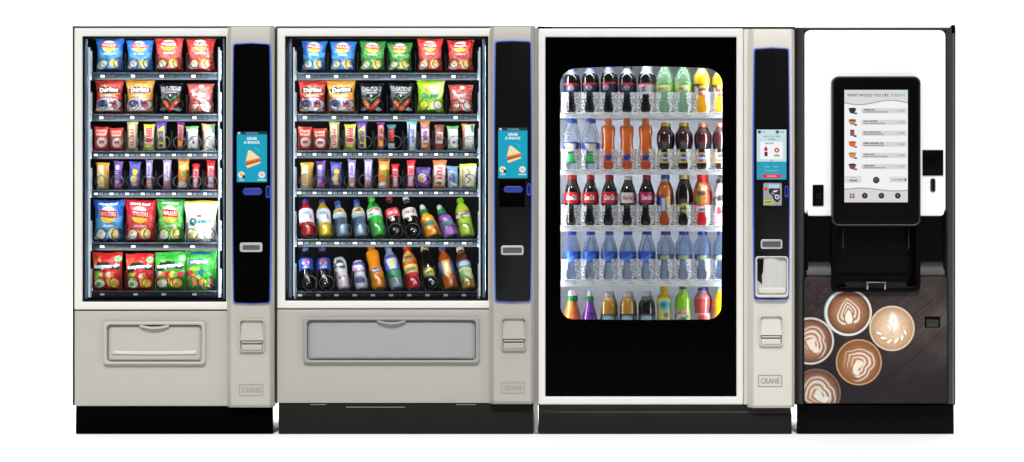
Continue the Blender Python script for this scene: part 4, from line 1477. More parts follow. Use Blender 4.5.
# trim the print to the rounded panel, and leave the window of the slot open
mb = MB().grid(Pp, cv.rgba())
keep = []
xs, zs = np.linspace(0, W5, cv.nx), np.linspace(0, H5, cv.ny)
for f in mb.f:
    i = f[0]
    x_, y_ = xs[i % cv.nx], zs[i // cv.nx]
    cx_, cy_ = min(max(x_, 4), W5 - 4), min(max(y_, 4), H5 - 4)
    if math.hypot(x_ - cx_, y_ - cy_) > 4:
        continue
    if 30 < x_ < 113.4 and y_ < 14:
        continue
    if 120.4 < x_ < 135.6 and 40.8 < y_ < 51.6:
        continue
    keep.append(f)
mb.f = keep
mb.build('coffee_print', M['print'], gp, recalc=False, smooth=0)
boxpx(MB(), 924.6, 940.2, 316.4, 327.6, -0.0002, 0.02, 0.0).build('coin_tray', M['bezel'], gp)
boxpx(MB(), 926.4, 938.6, 319.8, 326.6, -0.003, 0.01, 0.002).build('coin_flap', M['bezel_rim'], gp)
kp = MB()
kp.box(PX(797.4), PX(954.6), 0.012, 0.03, 0.0006, PZ(404.4), 0.002)
kp.box(PX(805), PX(947), 0.006, 0.0125, 0.004, PZ(406), 0.002)
kp.build('kick_plate', M['bezel'], m4)
feet(m4, (830, 920))
# ------------------------------------------------------------------ bags and bars
def packet(label, cat, group, box, cv, d, thick, style, texts=(), lean=0.0):
    """printed packet standing on its shelf: cv is its front print, style 'bag', 'pouch' or 'bar'"""
    x0, x1, y0, y1 = box
    W, H = (x1 - x0) * S * (1 + d / CAMD), (y1 - y0) * S * (1 + d / CAMD)
    cx, zb = PX((x0 + x1) / 2, d), PZ(y1, d)
    name = {'bag': 'crisp_bag', 'pouch': 'sweet_pouch', 'bar': 'snack_bar'}[style]
    ny, nx = cv.ny, cv.nx
    U, V = np.meshgrid(np.linspace(-1, 1, nx), np.linspace(1, 0, ny))     # V up
    ph = rng.random(8) * 6.28
    if style == 'bag':
        hw = 1 - 0.15 * np.sin(np.pi * np.clip(V, 0, 1)) ** 0.9 + 0.012 * np.sin(V * 17 + ph[0])
        body = np.clip(V / 0.10, 0, 1) ** 0.6 * np.clip((1 - V) / 0.16, 0, 1) ** 0.7
    elif style == 'pouch':
        hw = 1 - 0.03 * np.sin(np.pi * V) + 0.008 * np.sin(V * 21 + ph[0])
        body = np.clip(V / 0.10, 0, 1) ** 0.6 * np.clip((1 - V) / 0.2, 0, 1) ** 0.8
    else:
        e = np.clip(np.minimum(V, 1 - V) / 0.12, 0, 1)
        hw = 1 - 0.13 * e ** 1.5 + 0.015 * np.sin(V * 25 + ph[0])
        body = np.clip(np.minimum(V, 1 - V) / 0.13, 0, 1) ** 0.55
    prof = (1 - np.abs(U) ** 2.1) ** (0.60 if style != 'bar' else 0.5)
    dep = thick * prof * body
    # creases: soft folds plus pulled corners
    wr = np.zeros_like(U)
    for k in range(5):
        a = rng.random() * 3.14
        fq = 4 + 7 * rng.random()
        wr += np.sin(fq * (U * math.cos(a) * W / H + V * math.sin(a) * 2) * 1.5 + ph[k]) * (0.5 + 0.5 * np.sin(3 * V + ph[k] + 2 * U))
    nzs = vnoise(nx, ny, 7 * W / max(W, H) + 2, 7 * H / max(W, H) + 2, 3) - 0.5
    amp = thick * (0.10 if style != 'bar' else 0.11)
    dep = dep + prof ** 0.5 * body ** 0.5 * (amp * wr * 0.45 + amp * 3.2 * nzs)
    for cu, cvv in ((-1, 1), (1, 1), (-1, 0), (1, 0)):
        rr = np.hypot((U - cu) * W / 2, (V - cvv) * H)
        th = np.arctan2((V - cvv) * H, (U - cu) * W / 2 + 1e-9)
        dep = dep + 0.12 * thick * np.sin(th * 14 + ph[5]) * np.exp(-rr / (0.32 * W)) * np.clip(prof * 3, 0, 1)
    crimp = (np.abs(V - 0.5) > 0.45) * 0.0006 * np.sin(V * H * 2 * np.pi / 0.0022)
    zig = 0.0
    X = cx + U * hw * W / 2 + lean * (V * H)
    Yf = -dep - crimp
    Z = zb + V * H + 0.012 * H * np.sin(U * 3 + ph[6]) * (V > 0.5) * V
    root = thing(name, label, cat, (cx, d, zb), group)
    P = np.stack([X, d + Yf, Z], -1)
    mb = MB().grid(P, cv.rgba())
    # plain back, welded along the edge
    back = np.stack([X, d + 0.8 * thick * (1 - np.abs(U) ** 2.4) ** 0.62 * body + 0 * U, Z], -1)
    n0 = len(mb.v)
    idx = np.arange(nx * ny).reshape(ny, nx)
    bidx = idx + n0
    edge = np.zeros((ny, nx), bool)
    edge[0, :] = edge[-1, :] = True
    edge[:, 0] = edge[:, -1] = True
    step = 1
    use = np.where(edge, idx, -1)
    extra, ec = [], []
    basec = tuple(cv.rgba()[2, nx // 2])
    for j in range(ny):
        for i in range(nx):
            if use[j, i] < 0:
                use[j, i] = len(mb.v) + len(extra)
                extra.append(tuple(back[j, i]))
                ec.append(basec)
    mb.v += extra
    mb.c += ec
    q = np.stack([use[:-1, :-1], use[:-1, 1:], use[1:, 1:], use[1:, :-1]], -1).reshape(-1, 4)
    mb.f += [tuple(r) for r in q.tolist()]
    body_o = mb.build('wrapper', M['foil'], root, recalc=False, smooth=70)

    def surf(u, v):
        """point just off the front; u, v in canvas fractions, v down"""
        fx = min(max(u, 0), 1) * (nx - 1)
        fy = min(max(v, 0), 1) * (ny - 1)
        i, j = min(int(fx), nx - 2), min(int(fy), ny - 2)
        a, b = fx - i, fy - j
        p = P[j, i] * (1 - a) * (1 - b) + P[j, i + 1] * a * (1 - b) + P[j + 1, i] * (1 - a) * b + P[j + 1, i + 1] * a * b
        return (p[0], p[1] - 0.0024, p[2])
    for (txt, m, cu, cvv, tw, th, sh, bold, rot) in texts:
        t = MB()
        # u and v have different lengths: work in the print's own units
        put_text(t, txt, lambda x, z: surf(x / cv.w, z / cv.h), cu * cv.w, cvv * cv.h, tw * cv.w, -th * cv.h, sh, bold, rot)
        t.build('lettering', m, body_o, recalc=False, smooth=0)
    return root


def bag_canvas(box, base, q=2.2):
    w, h = box[1] - box[0], box[3] - box[2]
    return Canvas(w, h, max(20, int(w * q)), max(28, int(h * q)), base)


def fr(cv):
    """draw in fractions of the print"""
    W, H = cv.w, cv.h
    class F:
        ell = staticmethod(lambda cx, cy, rx, ry, c, ang=0, op=1.0: cv.ell(cx * W, cy * H, rx * W, ry * H, c, ang, op))
        rect = staticmethod(lambda a, b, c_, d_, c, ang=0, r=0.0, op=1.0: cv.rect(a * W, b * H, c_ * W, d_ * H, c, ang, r, op))
        line = staticmethod(lambda pts, wd, c, op=1.0: cv.line([(p[0] * W, p[1] * H) for p in pts], wd, c, op))
        poly = staticmethod(lambda pts, c, op=1.0: cv.poly([(p[0] * W, p[1] * H) for p in pts], c, op))
        scr = staticmethod(lambda a, b, c_, d_, c, n=6, vertical=False, wd=None: cv.scribble(a * W, b * H, c_ * W, d_ * H, c, n, wd, vertical))
    return F


def badge_bag(box, base, light, grab=False):
    cv = bag_canvas(box, base)
    f = fr(cv)
    f.poly([(0.0, 0.45), (0.45, 0.42), (0.2, 1.0), (0.0, 1.0)], light, 0.6)
    f.poly([(0.6, 0.5), (1.0, 0.36), (1.0, 0.7)], light, 0.5)
    f.ell(0.5, 0.5, 0.40, 0.42, light, op=0.55)
    f.line([(0.1, 0.55), (0.5, 0.62), (0.95, 0.5)], 0.8, light, 0.7)
    cy = 0.35 if grab else 0.215
    rx, ry = (0.27, 0.19) if grab else (0.26, 0.16)
    f.ell(0.5, cy, rx, ry, (250, 236, 170))
    f.ell(0.5, cy + 0.4 * ry, rx * 0.9, ry * 0.6, (246, 206, 60))
    f.ell(0.5, cy - 0.5 * ry, rx * 0.75, ry * 0.42, (252, 250, 240))
    f.poly([(0.20, cy - ry * 0.62), (0.80, cy - ry * 0.48), (0.82, cy + ry * 0.40), (0.22, cy + ry * 0.30)], (206, 32, 38))
    f.scr(0.30, cy + ry + 0.05, 0.72, cy + ry + 0.09, (240, 240, 240), n=7, wd=0.35)
    # slices and a dip bowl
    b = 0.80 if grab else 0.76
    for _ in range(7):
        f.line([(random.uniform(.1, .9), random.uniform(.5, .66)), (random.uniform(.1, .9), random.uniform(.5, .7))], 0.45, light, 0.7)
    for _ in range(5):
        ex, ey = random.uniform(.14, .86), random.uniform(b - .14, b + .12)
        f.ell(ex, ey, .085, .06, (150, 120, 50) if random.random() < .5 else (235, 225, 190), ang=random.uniform(-50, 50), op=.6)
    for _ in range(6):
        f.ell(random.uniform(.12, .88), random.uniform(b - .16, b + .14), .03, .022, random.choice([(60, 120, 50), (250, 250, 245), (200, 60, 50)]))
    f.ell(0.27, b, 0.15, 0.10, (240, 228, 180))
    f.ell(0.24, b + 0.07, 0.17, 0.07, (246, 244, 238))
    f.ell(0.68, b - 0.02, 0.15, 0.12, (240, 216, 110), ang=25)
    f.ell(0.70, b + 0.05, 0.12, 0.07, (250, 238, 180), ang=-15)
    f.ell(0.47, b + 0.02, 0.07, 0.06, light)
    f.line([(0.2, b - 0.06), (0.34, b + 0.05)], 0.7, base, 0.8)
    f.line([(0.62, b - 0.1), (0.74, b + 0.07)], 0.7, (215, 170, 60), 0.8)
    tx = [('WALKERS', M['text_white'], 0.51, cy - 0.10 * ry, 0.52, ry * 0.50, 0, 0.0, 0.04)]
    if grab:
        tx.append(('GRAB BAG', M['text_white'], 0.5, 0.10, 0.62, 0.055, 0.15, 0.04, 0.0))
    return cv, tx, 'bag'


def tortilla_bag(box, base, logo):
    cv = bag_canvas(box, base)
    f = fr(cv)
    f.poly([(0.05, 0.18), (0.95, 0.10), (0.9, 0.3), (0.1, 0.42)], logo, 0.35)
    f.poly([(0.08, 0.27), (0.3, 0.20), (0.92, 0.24), (0.94, 0.36), (0.5, 0.40), (0.12, 0.38)], (32, 48, 86))
    f.poly([(0.3, 0.20), (0.42, 0.14), (0.46, 0.25)], (246, 150, 40))
    f.line([(0.15, 0.42), (0.55, 0.45), (0.92, 0.40)], 1.2, (242, 180, 90))
    f.ell(0.5, 0.72, 0.46, 0.2, (206, 214, 236))
    f.ell(0.27, 0.70, 0.17, 0.11, (46, 70, 132))
    f.poly([(0.2, 0.8), (0.34, 0.62), (0.42, 0.82)], (60, 66, 74))
    f.rect(0.56, 0.62, 0.84, 0.82, (196, 92, 74), r=0.8)
    f.rect(0.6, 0.66, 0.8, 0.72, (52, 60, 110))
    f.ell(0.26, 0.87, 0.2, 0.07, (244, 236, 230))
    f.ell(0.74, 0.88, 0.18, 0.06, (244, 226, 216))
    f.line([(0.45, 0.6), (0.52, 0.85)], 1.0, (70, 100, 190))
    for _ in range(9):
        f.ell(random.uniform(.1, .9), random.uniform(.56, .94), .05, .03, random.choice([(60, 70, 110), (240, 236, 240), (206, 120, 70), (110, 40, 50)]), ang=random.uniform(0, 180), op=.8)
    f.scr(0.2, 0.46, 0.8, 0.49, (250, 236, 220), n=10, wd=0.35)
    return cv, [('Doritos', M['text_white'], 0.52, 0.295, 0.70, 0.13, 0.1, 0.05, -0.04)], 'bag'


def chilli_bag(box):
    cv = bag_canvas(box, (26, 24, 26))
    f = fr(cv)
    f.poly([(0.06, 0.05), (0.3, 0.3), (0.12, 0.62), (0.02, 0.5)], (120, 124, 130), 0.6)
    f.poly([(0.96, 0.1), (0.78, 0.3), (0.9, 0.5)], (90, 94, 100), 0.6)
    f.scr(0.28, 0.30, 0.78, 0.335, (170, 170, 172), n=9, wd=0.35)
    f.ell(0.5, 0.42, 0.04, 0.03, (220, 220, 224))
    f.line([(0.3, 0.47), (0.5, 0.58), (0.78, 0.44)], 1.1, (74, 130, 50))
    f.line([(0.22, 0.62), (0.36, 0.72), (0.46, 0.88)], 4.4, (214, 84, 34))
    f.line([(0.24, 0.63), (0.36, 0.75)], 1.6, (246, 150, 80))
    f.line([(0.84, 0.58), (0.66, 0.70), (0.58, 0.84)], 3.8, (206, 64, 34))
    f.line([(0.80, 0.60), (0.66, 0.72)], 1.4, (240, 130, 84))
    f.ell(0.18, 0.86, 0.13, 0.06, (150, 150, 150))
    f.ell(0.82, 0.87, 0.12, 0.05, (226, 224, 220))
    return cv, [('SENSATIONS', M['text_silver'], 0.5, 0.20, 0.84, 0.15, 0.0, 0.03, 0.0)], 'bag'


def fries_bag(box):
    cv = bag_canvas(box, (208, 92, 88))
    f = fr(cv)
    f.ell(0.56, 0.12, 0.10, 0.05, (246, 236, 234))
    f.ell(0.2, 0.26, 0.08, 0.05, (240, 206, 202))
    f.rect(0.14, 0.30, 0.9, 0.66, (214, 116, 110), r=2)
    f.ell(0.3, 0.83, 0.2, 0.1, (226, 150, 130))
    f.ell(0.74, 0.78, 0.18, 0.15, (246, 236, 230))
    f.line([(0.18, 0.95), (0.4, 0.7)], 1.2, (246, 220, 190))
    f.line([(0.28, 0.95), (0.34, 0.72)], 1.0, (244, 208, 170))
    f.scr(0.2, 0.70, 0.6, 0.735, (244, 220, 216), n=7, wd=0.35)
    return cv, [('French', M['text_white'], 0.46, 0.38, 0.56, 0.13, 0.25, 0.02, 0.12), ('Fries', M['text_white'], 0.58, 0.55, 0.48, 0.13, 0.25, 0.02, 0.12)], 'bag'


def golden_bag(box):
    cv = bag_canvas(box, (160, 206, 40))
    f = fr(cv)
    f.poly([(0.42, 0.18), (1.0, 0.02), (1.0, 0.42), (0.8, 0.6), (0.55, 0.42)], (226, 240, 170), 0.8)
    f.ell(0.35, 0.30, 0.1, 0.06, (226, 110, 50))
    f.ell(0.3, 0.77, 0.2, 0.14, (214, 222, 70))
    f.ell(0.72, 0.77, 0.2, 0.15, (234, 240, 214))
    f.ell(0.5, 0.9, 0.3, 0.05, (120, 176, 30))
    return cv, [('Golden', M['text_teal'], 0.48, 0.46, 0.66, 0.16, 0.1, 0.04, -0.06)], 'bag'


def curly_bag(box):
    cv = bag_canvas(box, (246, 246, 244))
    f = fr(cv)
    f.rect(-0.1, -0.1, 1.1, 0.06, (240, 214, 70))
    f.poly([(0.9, 0.0), (1.0, 0.0), (1.0, 0.9)], (240, 220, 120), 0.7)
    f.rect(0.4, 0.34, 0.56, 0.40, (210, 70, 80), r=1)
    f.ell(0.27, 0.5, 0.12, 0.10, (70, 130, 150))
    f.ell(0.29, 0.5, 0.06, 0.05, (246, 246, 244))
    f.scr(0.3, 0.62, 0.7, 0.645, (140, 170, 90), n=7, wd=0.35)
    f.ell(0.3, 0.8, 0.17, 0.13, (242, 224, 140))
    f.ell(0.3, 0.78, 0.11, 0.07, (250, 240, 200))
    f.ell(0.72, 0.82, 0.17, 0.12, (236, 234, 224))
    return cv, [('GRAB BAG', M['text_silver'], 0.46, 0.14, 0.72, 0.07, 0.1, 0.05, 0.0), ('Quavers', M['text_teal'], 0.52, 0.49, 0.66, 0.14, 0.15, 0.03, 0.03)], 'bag'


def sweets_bag(box, base, mix):
    cv = bag_canvas(box, base)
    f = fr(cv)
    f.poly([(0.0, 0.14), (0.35, 0.10), (0.2, 0.34), (0.0, 0.5)], (238, 110, 70) if base[0] > 150 else (90, 200, 80), 0.8)
    f.ell(0.87, 0.17, 0.12, 0.08, (150, 214, 150))
    f.poly([(0.03, 0.42), (0.2, 0.26), (0.5, 0.24), (0.97, 0.36), (0.96, 0.46), (0.5, 0.40), (0.1, 0.52)], (30, 44, 34))
    for k, c in enumerate(mix):
        f.ell(0.18 + 0.13 * (k % 6) + random.uniform(-0.02, 0.02), 0.58 + 0.14 * (k // 6) + random.uniform(-0.03, 0.03), 0.11, 0.075, c, ang=random.uniform(-40, 40))
    f.ell(0.26, 0.82, 0.19, 0.11, (236, 240, 220))
    f.ell(0.22, 0.82, 0.09, 0.06, mix[0])
    f.ell(0.72, 0.80, 0.18, 0.11, (250, 190, 50))
    f.ell(0.72, 0.78, 0.09, 0.06, (250, 226, 120))
    f.line([(0.66, 0.86), (0.78, 0.74)], 1.0, (190, 110, 30))
    return cv, [('maynards', M['text_white'], 0.5, 0.36, 0.86, 0.15, 0.0, 0.06, -0.05)], 'pouch'


def chew_bag(box):
    cv = bag_canvas(box, (56, 166, 56))
    f = fr(cv)
    f.rect(0.12, 0.24, 0.74, 0.36, (76, 60, 150), r=1.0)
    f.ell(0.14, 0.56, 0.12, 0.08, (196, 60, 70))
    f.ell(0.52, 0.54, 0.14, 0.06, (40, 110, 140))
    f.ell(0.3, 0.46, 0.2, 0.05, (150, 210, 70))
    for k in range(26):
        f.ell(random.uniform(0.06, 0.94), random.uniform(0.62, 0.92), 0.07, 0.05, random.choice([(40, 140, 90), (210, 60, 110), (230, 190, 60), (60, 90, 170), (30, 110, 60), (226, 120, 60)]), ang=random.uniform(0, 90))
    return cv, [('HARIBO', M['text_blue'], 0.5, 0.09, 0.64, 0.07, 0.0, 0.05, 0.0), ('MAOAM', M['text_white'], 0.43, 0.30, 0.5, 0.08, 0.0, 0.05, 0.0)], 'pouch'


RED, BLU, GRN = ((208, 58, 52), (226, 110, 96)), ((40, 112, 196), (96, 178, 234)), ((36, 132, 52), (100, 180, 84))
SW1 = [(80, 180, 70), (240, 190, 40), (230, 60, 60), (246, 240, 220), (240, 130, 40), (200, 40, 60), (246, 210, 90), (90, 190, 80), (226, 70, 80), (240, 160, 50)]


def bar_canvas(box, base):
    w, h = box[1] - box[0], box[3] - box[2]
    return Canvas(w, h, max(16, int(w * 2.2)), max(30, int(h * 1.8)), base)


def bar(kind, box):
    st = 'bar'
    c = lambda base: bar_canvas(box, base)
    if kind == 'red_pouch':
        cv = c((222, 60, 46)); f = fr(cv); st = 'pouch'
        f.rect(0.14, 0.12, 0.86, 0.36, (244, 190, 176), r=1); f.scr(0.2, 0.2, 0.8, 0.28, (214, 70, 60), n=6)
        f.ell(0.54, 0.64, 0.36, 0.20, (246, 226, 220)); f.scr(0.36, 0.58, 0.74, 0.68, (206, 70, 66), n=4, wd=0.7)
    elif kind == 'olive':
        cv = c((196, 190, 110)); f = fr(cv)
        f.rect(0.2, 0.1, 0.9, 0.9, (226, 222, 190)); f.scr(0.3, 0.25, 0.7, 0.88, (214, 70, 110), n=6, vertical=True, wd=0.9)
        f.line([(0.85, 0.1), (0.9, 0.9)], 1.2, (130, 130, 60))
    elif kind == 'lime_red':
        cv = c((206, 206, 70)); f = fr(cv)
        f.rect(0.1, 0.14, 0.9, 0.74, (236, 214, 200)); f.scr(0.25, 0.14, 0.75, 0.5, (210, 60, 70), n=4, vertical=True, wd=1.0)
        f.ell(0.5, 0.6, 0.36, 0.09, (206, 50, 50)); f.ell(0.5, 0.86, 0.4, 0.08, (226, 222, 120))
    elif kind == 'purple_lime':
        cv = c((92, 56, 150)); f = fr(cv)
        f.poly([(0.15, 0.3), (0.8, 0.16), (0.95, 0.9), (0.2, 0.92)], (206, 214, 40)); f.scr(0.3, 0.34, 0.7, 0.72, (92, 56, 150), n=5, vertical=True, wd=1.0)
        f.ell(0.5, 0.82, 0.22, 0.06, (92, 56, 150))
    elif kind == 'purple_orange':
        cv = c((112, 50, 140)); f = fr(cv)
        f.rect(0.15, 0.12, 0.85, 0.86, (240, 140, 36)); f.scr(0.3, 0.18, 0.7, 0.66, (96, 40, 90), n=6, vertical=True, wd=0.9)
        f.ell(0.5, 0.78, 0.3, 0.06, (248, 206, 70))
    elif kind == 'white_green':
        cv = c((238, 238, 240)); f = fr(cv)
        f.rect(-0.1, -0.1, 1.1, 0.13, (110, 190, 110)); f.rect(-0.1, 0.9, 1.1, 1.1, (80, 160, 96))
        f.rect(-0.1, 0.1, 0.12, 0.9, (160, 214, 160)); f.ell(0.62, 0.66, 0.12, 0.06, (150, 60, 80)); f.scr(0.3, 0.4, 0.75, 0.46, (170, 186, 176), n=5)
    elif kind == 'white_orange':
        cv = c((236, 236, 234)); f = fr(cv)
        f.rect(-0.1, -0.1, 1.1, 0.06, (206, 150, 60)); f.rect(-0.1, 0.0, 0.22, 0.95, (226, 160, 84)); f.poly([(0.65, 0.05), (1, 0.05), (1, 0.34), (0.8, 0.3)], (70, 160, 110))
        f.line([(0.9, 0.8), (0.92, 0.98)], 1.5, (90, 170, 120)); f.scr(0.4, 0.55, 0.75, 0.6, (180, 190, 190), n=5)
    elif kind == 'black_red':
        cv = c((36, 36, 42)); f = fr(cv)
        f.rect(0, -0.1, 1, 0.14, (80, 130, 140)); f.scr(0.25, 0.25, 0.75, 0.66, (214, 66, 44), n=5, vertical=True, wd=1.0); f.rect(0.1, 0.74, 0.9, 0.94, (206, 222, 232))
    elif kind == 'white_blue':
        cv = c((224, 232, 240)); f = fr(cv)
        f.rect(0, -0.1, 1, 0.12, (110, 190, 190)); f.line([(0.25, 0.15), (0.1, 0.95)], 2.4, (58, 96, 176)); f.scr(0.4, 0.28, 0.75, 0.72, (50, 80, 160), n=6, vertical=True, wd=0.7)
    elif kind == 'orange_purple':
        cv = c((226, 134, 50)); f = fr(cv)
        f.rect(0.1, 0.2, 0.9, 0.88, (228, 212, 226)); f.ell(0.5, 0.22, 0.4, 0.06, (120, 70, 150)); f.scr(0.3, 0.34, 0.7, 0.66, (120, 70, 150), n=5, vertical=True, wd=0.9); f.ell(0.55, 0.78, 0.3, 0.07, (240, 150, 60))
    elif kind == 'brown_white':
        cv = c((150, 88, 66)); f = fr(cv)
        f.rect(0.12, 0.3, 0.88, 0.72, (232, 214, 212)); f.scr(0.25, 0.36, 0.75, 0.62, (150, 60, 60), n=4, vertical=True, wd=0.8); f.rect(0.05, 0.74, 0.95, 0.9, (170, 50, 46))
    elif kind == 'yellow_cream':
        cv = c((232, 176, 60)); f = fr(cv)
        f.rect(0.1, 0.12, 0.58, 0.96, (240, 228, 196)); f.rect(0.66, 0.1, 0.82, 0.92, (172, 150, 60)); f.line([(0.9, 0.1), (0.86, 0.95)], 1.0, (214, 110, 40)); f.scr(0.2, 0.4, 0.5, 0.8, (226, 190, 110), n=5, vertical=True, wd=0.7)
    elif kind == 'purple':
        cv = c((104, 72, 150)); f = fr(cv)
        f.rect(0.2, 0.15, 0.62, 0.9, (214, 204, 232)); f.scr(0.25, 0.3, 0.6, 0.7, (104, 72, 150), n=5, vertical=True, wd=0.8); f.ell(0.6, 0.84, 0.34, 0.08, (180, 80, 140))
    elif kind == 'indigo_yellow':
        cv = c((76, 78, 160)); f = fr(cv)
        f.ell(0.55, 0.36, 0.24, 0.10, (240, 196, 50)); f.ell(0.42, 0.62, 0.3, 0.12, (214, 206, 214)); f.ell(0.5, 0.78, 0.26, 0.07, (236, 186, 60)); f.scr(0.4, 0.45, 0.65, 0.7, (240, 200, 70), n=4, vertical=True, wd=0.9)
    elif kind == 'lavender':
        cv = c((150, 126, 190)); f = fr(cv)
        f.rect(0.15, 0.12, 0.8, 0.6, (222, 214, 236)); f.scr(0.3, 0.18, 0.66, 0.55, (130, 100, 180), n=6, vertical=True, wd=0.7); f.ell(0.5, 0.8, 0.36, 0.10, (236, 150, 60)); f.ell(0.55, 0.87, 0.24, 0.06, (246, 226, 190))
    elif kind == 'lavender_plain':
        cv = c((172, 150, 206)); f = fr(cv)
        f.rect(0.2, 0.1, 0.8, 0.7, (232, 226, 242)); f.scr(0.35, 0.2, 0.65, 0.62, (150, 120, 190), n=6, vertical=True, wd=0.7); f.ell(0.5, 0.84, 0.34, 0.08, (226, 120, 60))
    elif kind == 'orange_brown':
        cv = c((222, 132, 44)); f = fr(cv)
        f.rect(-0.1, -0.1, 1.1, 0.10, (150, 92, 44)); f.scr(0.3, 0.18, 0.75, 0.6, (130, 150, 40), n=5, vertical=True, wd=1.0); f.ell(0.45, 0.3, 0.3, 0.08, (240, 200, 110)); f.ell(0.45, 0.86, 0.4, 0.10, (232, 236, 244))
    elif kind == 'red_silver':
        cv = c((206, 36, 44)); f = fr(cv)
        f.rect(0.2, 0.22, 0.8, 0.52, (244, 220, 222)); f.scr(0.28, 0.26, 0.72, 0.5, (206, 36, 44), n=4, vertical=True, wd=0.8); f.rect(0.24, 0.56, 0.78, 0.9, (190, 200, 226))
    elif kind == 'purple_wide':
        cv = c((88, 56, 132)); f = fr(cv); st = 'pouch'
        f.ell(0.42, 0.5, 0.3, 0.2, (236, 232, 240)); f.ell(0.36, 0.56, 0.18, 0.12, (244, 160, 50)); f.ell(0.75, 0.7, 0.2, 0.1, (170, 80, 160)); f.line([(0.2, 0.85), (0.9, 0.25)], 1.0, (140, 110, 190))
    elif kind == 'orange_white_red':
        cv = c((208, 120, 74)); f = fr(cv)
        f.rect(0.08, 0.2, 0.92, 0.88, (240, 228, 222)); f.scr(0.3, 0.24, 0.72, 0.68, (206, 60, 56), n=4, vertical=True, wd=1.0); f.ell(0.5, 0.8, 0.24, 0.06, (190, 90, 50))
    elif kind == 'pale_blue':
        cv = c((128, 166, 218)); f = fr(cv)
        f.rect(0.1, 0.2, 0.6, 0.9, (214, 226, 242), ang=-6); f.scr(0.3, 0.3, 0.7, 0.7, (60, 90, 170), n=4, vertical=True, wd=0.8); f.ell(0.55, 0.8, 0.3, 0.07, (240, 236, 226))
    else:  # cream_yellow
        cv = c((232, 228, 196)); f = fr(cv); st = 'pouch'
        f.rect(-0.1, -0.1, 1.1, 0.10, (222, 210, 70)); f.rect(-0.1, 0.0, 0.12, 1.0, (214, 206, 80)); f.line([(0.5, 0.2), (0.62, 0.36), (0.4, 0.5), (0.7, 0.6), (0.45, 0.8)], 0.9, (50, 48, 50)); f.line([(0.35, 0.45), (0.75, 0.42)], 0.8, (60, 56, 56))
    return cv, (), st


ORDN = ['leftmost', 'second from left', 'third from left', 'fourth from left', 'fifth from left', 'sixth from left', 'seventh from left', 'eighth from left', 'ninth from left', 'tenth from left', 'eleventh from left', 'twelfth from left']


def pos(k, n):
    return 'leftmost' if k == 0 else 'rightmost' if k == n - 1 else ORDN[k]


SH6 = ['top', 'second', 'third', 'fourth', 'fifth', 'bottom']
BARN = dict(red_pouch='red packet with white oval', olive='olive bar with pink lettering', lime_red='yellow-green bar with red patch', purple_lime='purple bar with lime panel',
            purple_orange='orange bar with purple ends', white_green='white bar with green ends', white_orange='white bar with orange edge', black_red='black bar with red lettering',
            white_blue='white and blue slanted bar', orange_purple='orange bar with lilac middle', brown_white='brown bar with white middle', yellow_cream='yellow bar with cream stripe',
            purple='purple bar with pale stripe', indigo_yellow='indigo bar with yellow blobs', lavender='lilac bar with orange blob', lavender_plain='pale lilac slim bar',
            orange_brown='orange bar with brown top', red_silver='red bar with silver patch', purple_wide='wide purple packet with orange spot', orange_white_red='orange-ended white bar with red lettering',
            pale_blue='pale blue bar', cream_yellow='cream packet with black squiggle')
D1 = 0.132
D_ROWS1 = [
    [('blue crisp bag', lambda b: badge_bag(b, *BLU))] * 2 + [('red crisp bag', lambda b: badge_bag(b, *RED))] * 2,
    [('red tortilla chip bag', lambda b: tortilla_bag(b, (196, 62, 54), (214, 110, 90))), ('orange tortilla chip bag', lambda b: tortilla_bag(b, (226, 152, 62), (240, 190, 120))), ('black crisp bag with chillies', chilli_bag), ('pink-red fries bag', fries_bag)],
    ['red_pouch', 'red_pouch', 'olive', 'lime_red', 'purple_lime', 'purple_orange', 'white_green', 'white_orange'],
    ['yellow_cream', 'purple', 'indigo_yellow', 'lavender', 'lavender_plain', 'orange_brown', 'red_silver', 'red_silver'],
    [('large blue crisp bag', lambda b: badge_bag(b, (30, 92, 180), (90, 176, 226), True)), ('large red crisp bag', lambda b: badge_bag(b, (190, 32, 40), (214, 80, 76), True)), ('large green crisp bag', lambda b: badge_bag(b, (46, 150, 60), (120, 200, 90), True)), ('large white curly snack bag', curly_bag)],
    [('red sweets pouch', lambda b: sweets_bag(b, (210, 44, 40), SW1))] * 2 + [('green sweets pouch', lambda b: sweets_bag(b, (56, 166, 56), SW1[3:] + SW1[:3])), ('green chews pouch with purple banner', chew_bag)],
]
D_ROWS2 = [
    [('blue crisp bag', lambda b: badge_bag(b, *BLU))] * 2 + [('green crisp bag', lambda b: badge_bag(b, *GRN))] * 2 + [('red crisp bag', lambda b: badge_bag(b, *RED))] * 2,
    [D_ROWS1[1][0], D_ROWS1[1][1], D_ROWS1[1][2], D_ROWS1[1][2], ('lime green crisp bag', golden_bag), D_ROWS1[1][3]],
    ['red_pouch', 'red_pouch', 'olive', 'lime_red', 'purple_lime', 'purple_orange', 'black_red', 'white_blue', 'orange_purple', 'brown_white', 'white_green', 'white_orange'],
    ['yellow_cream', 'purple', 'indigo_yellow', 'lavender', 'lavender_plain', 'orange_brown', 'red_silver', 'red_silver', 'purple_wide', 'orange_white_red', 'pale_blue', 'cream_yellow'],
]
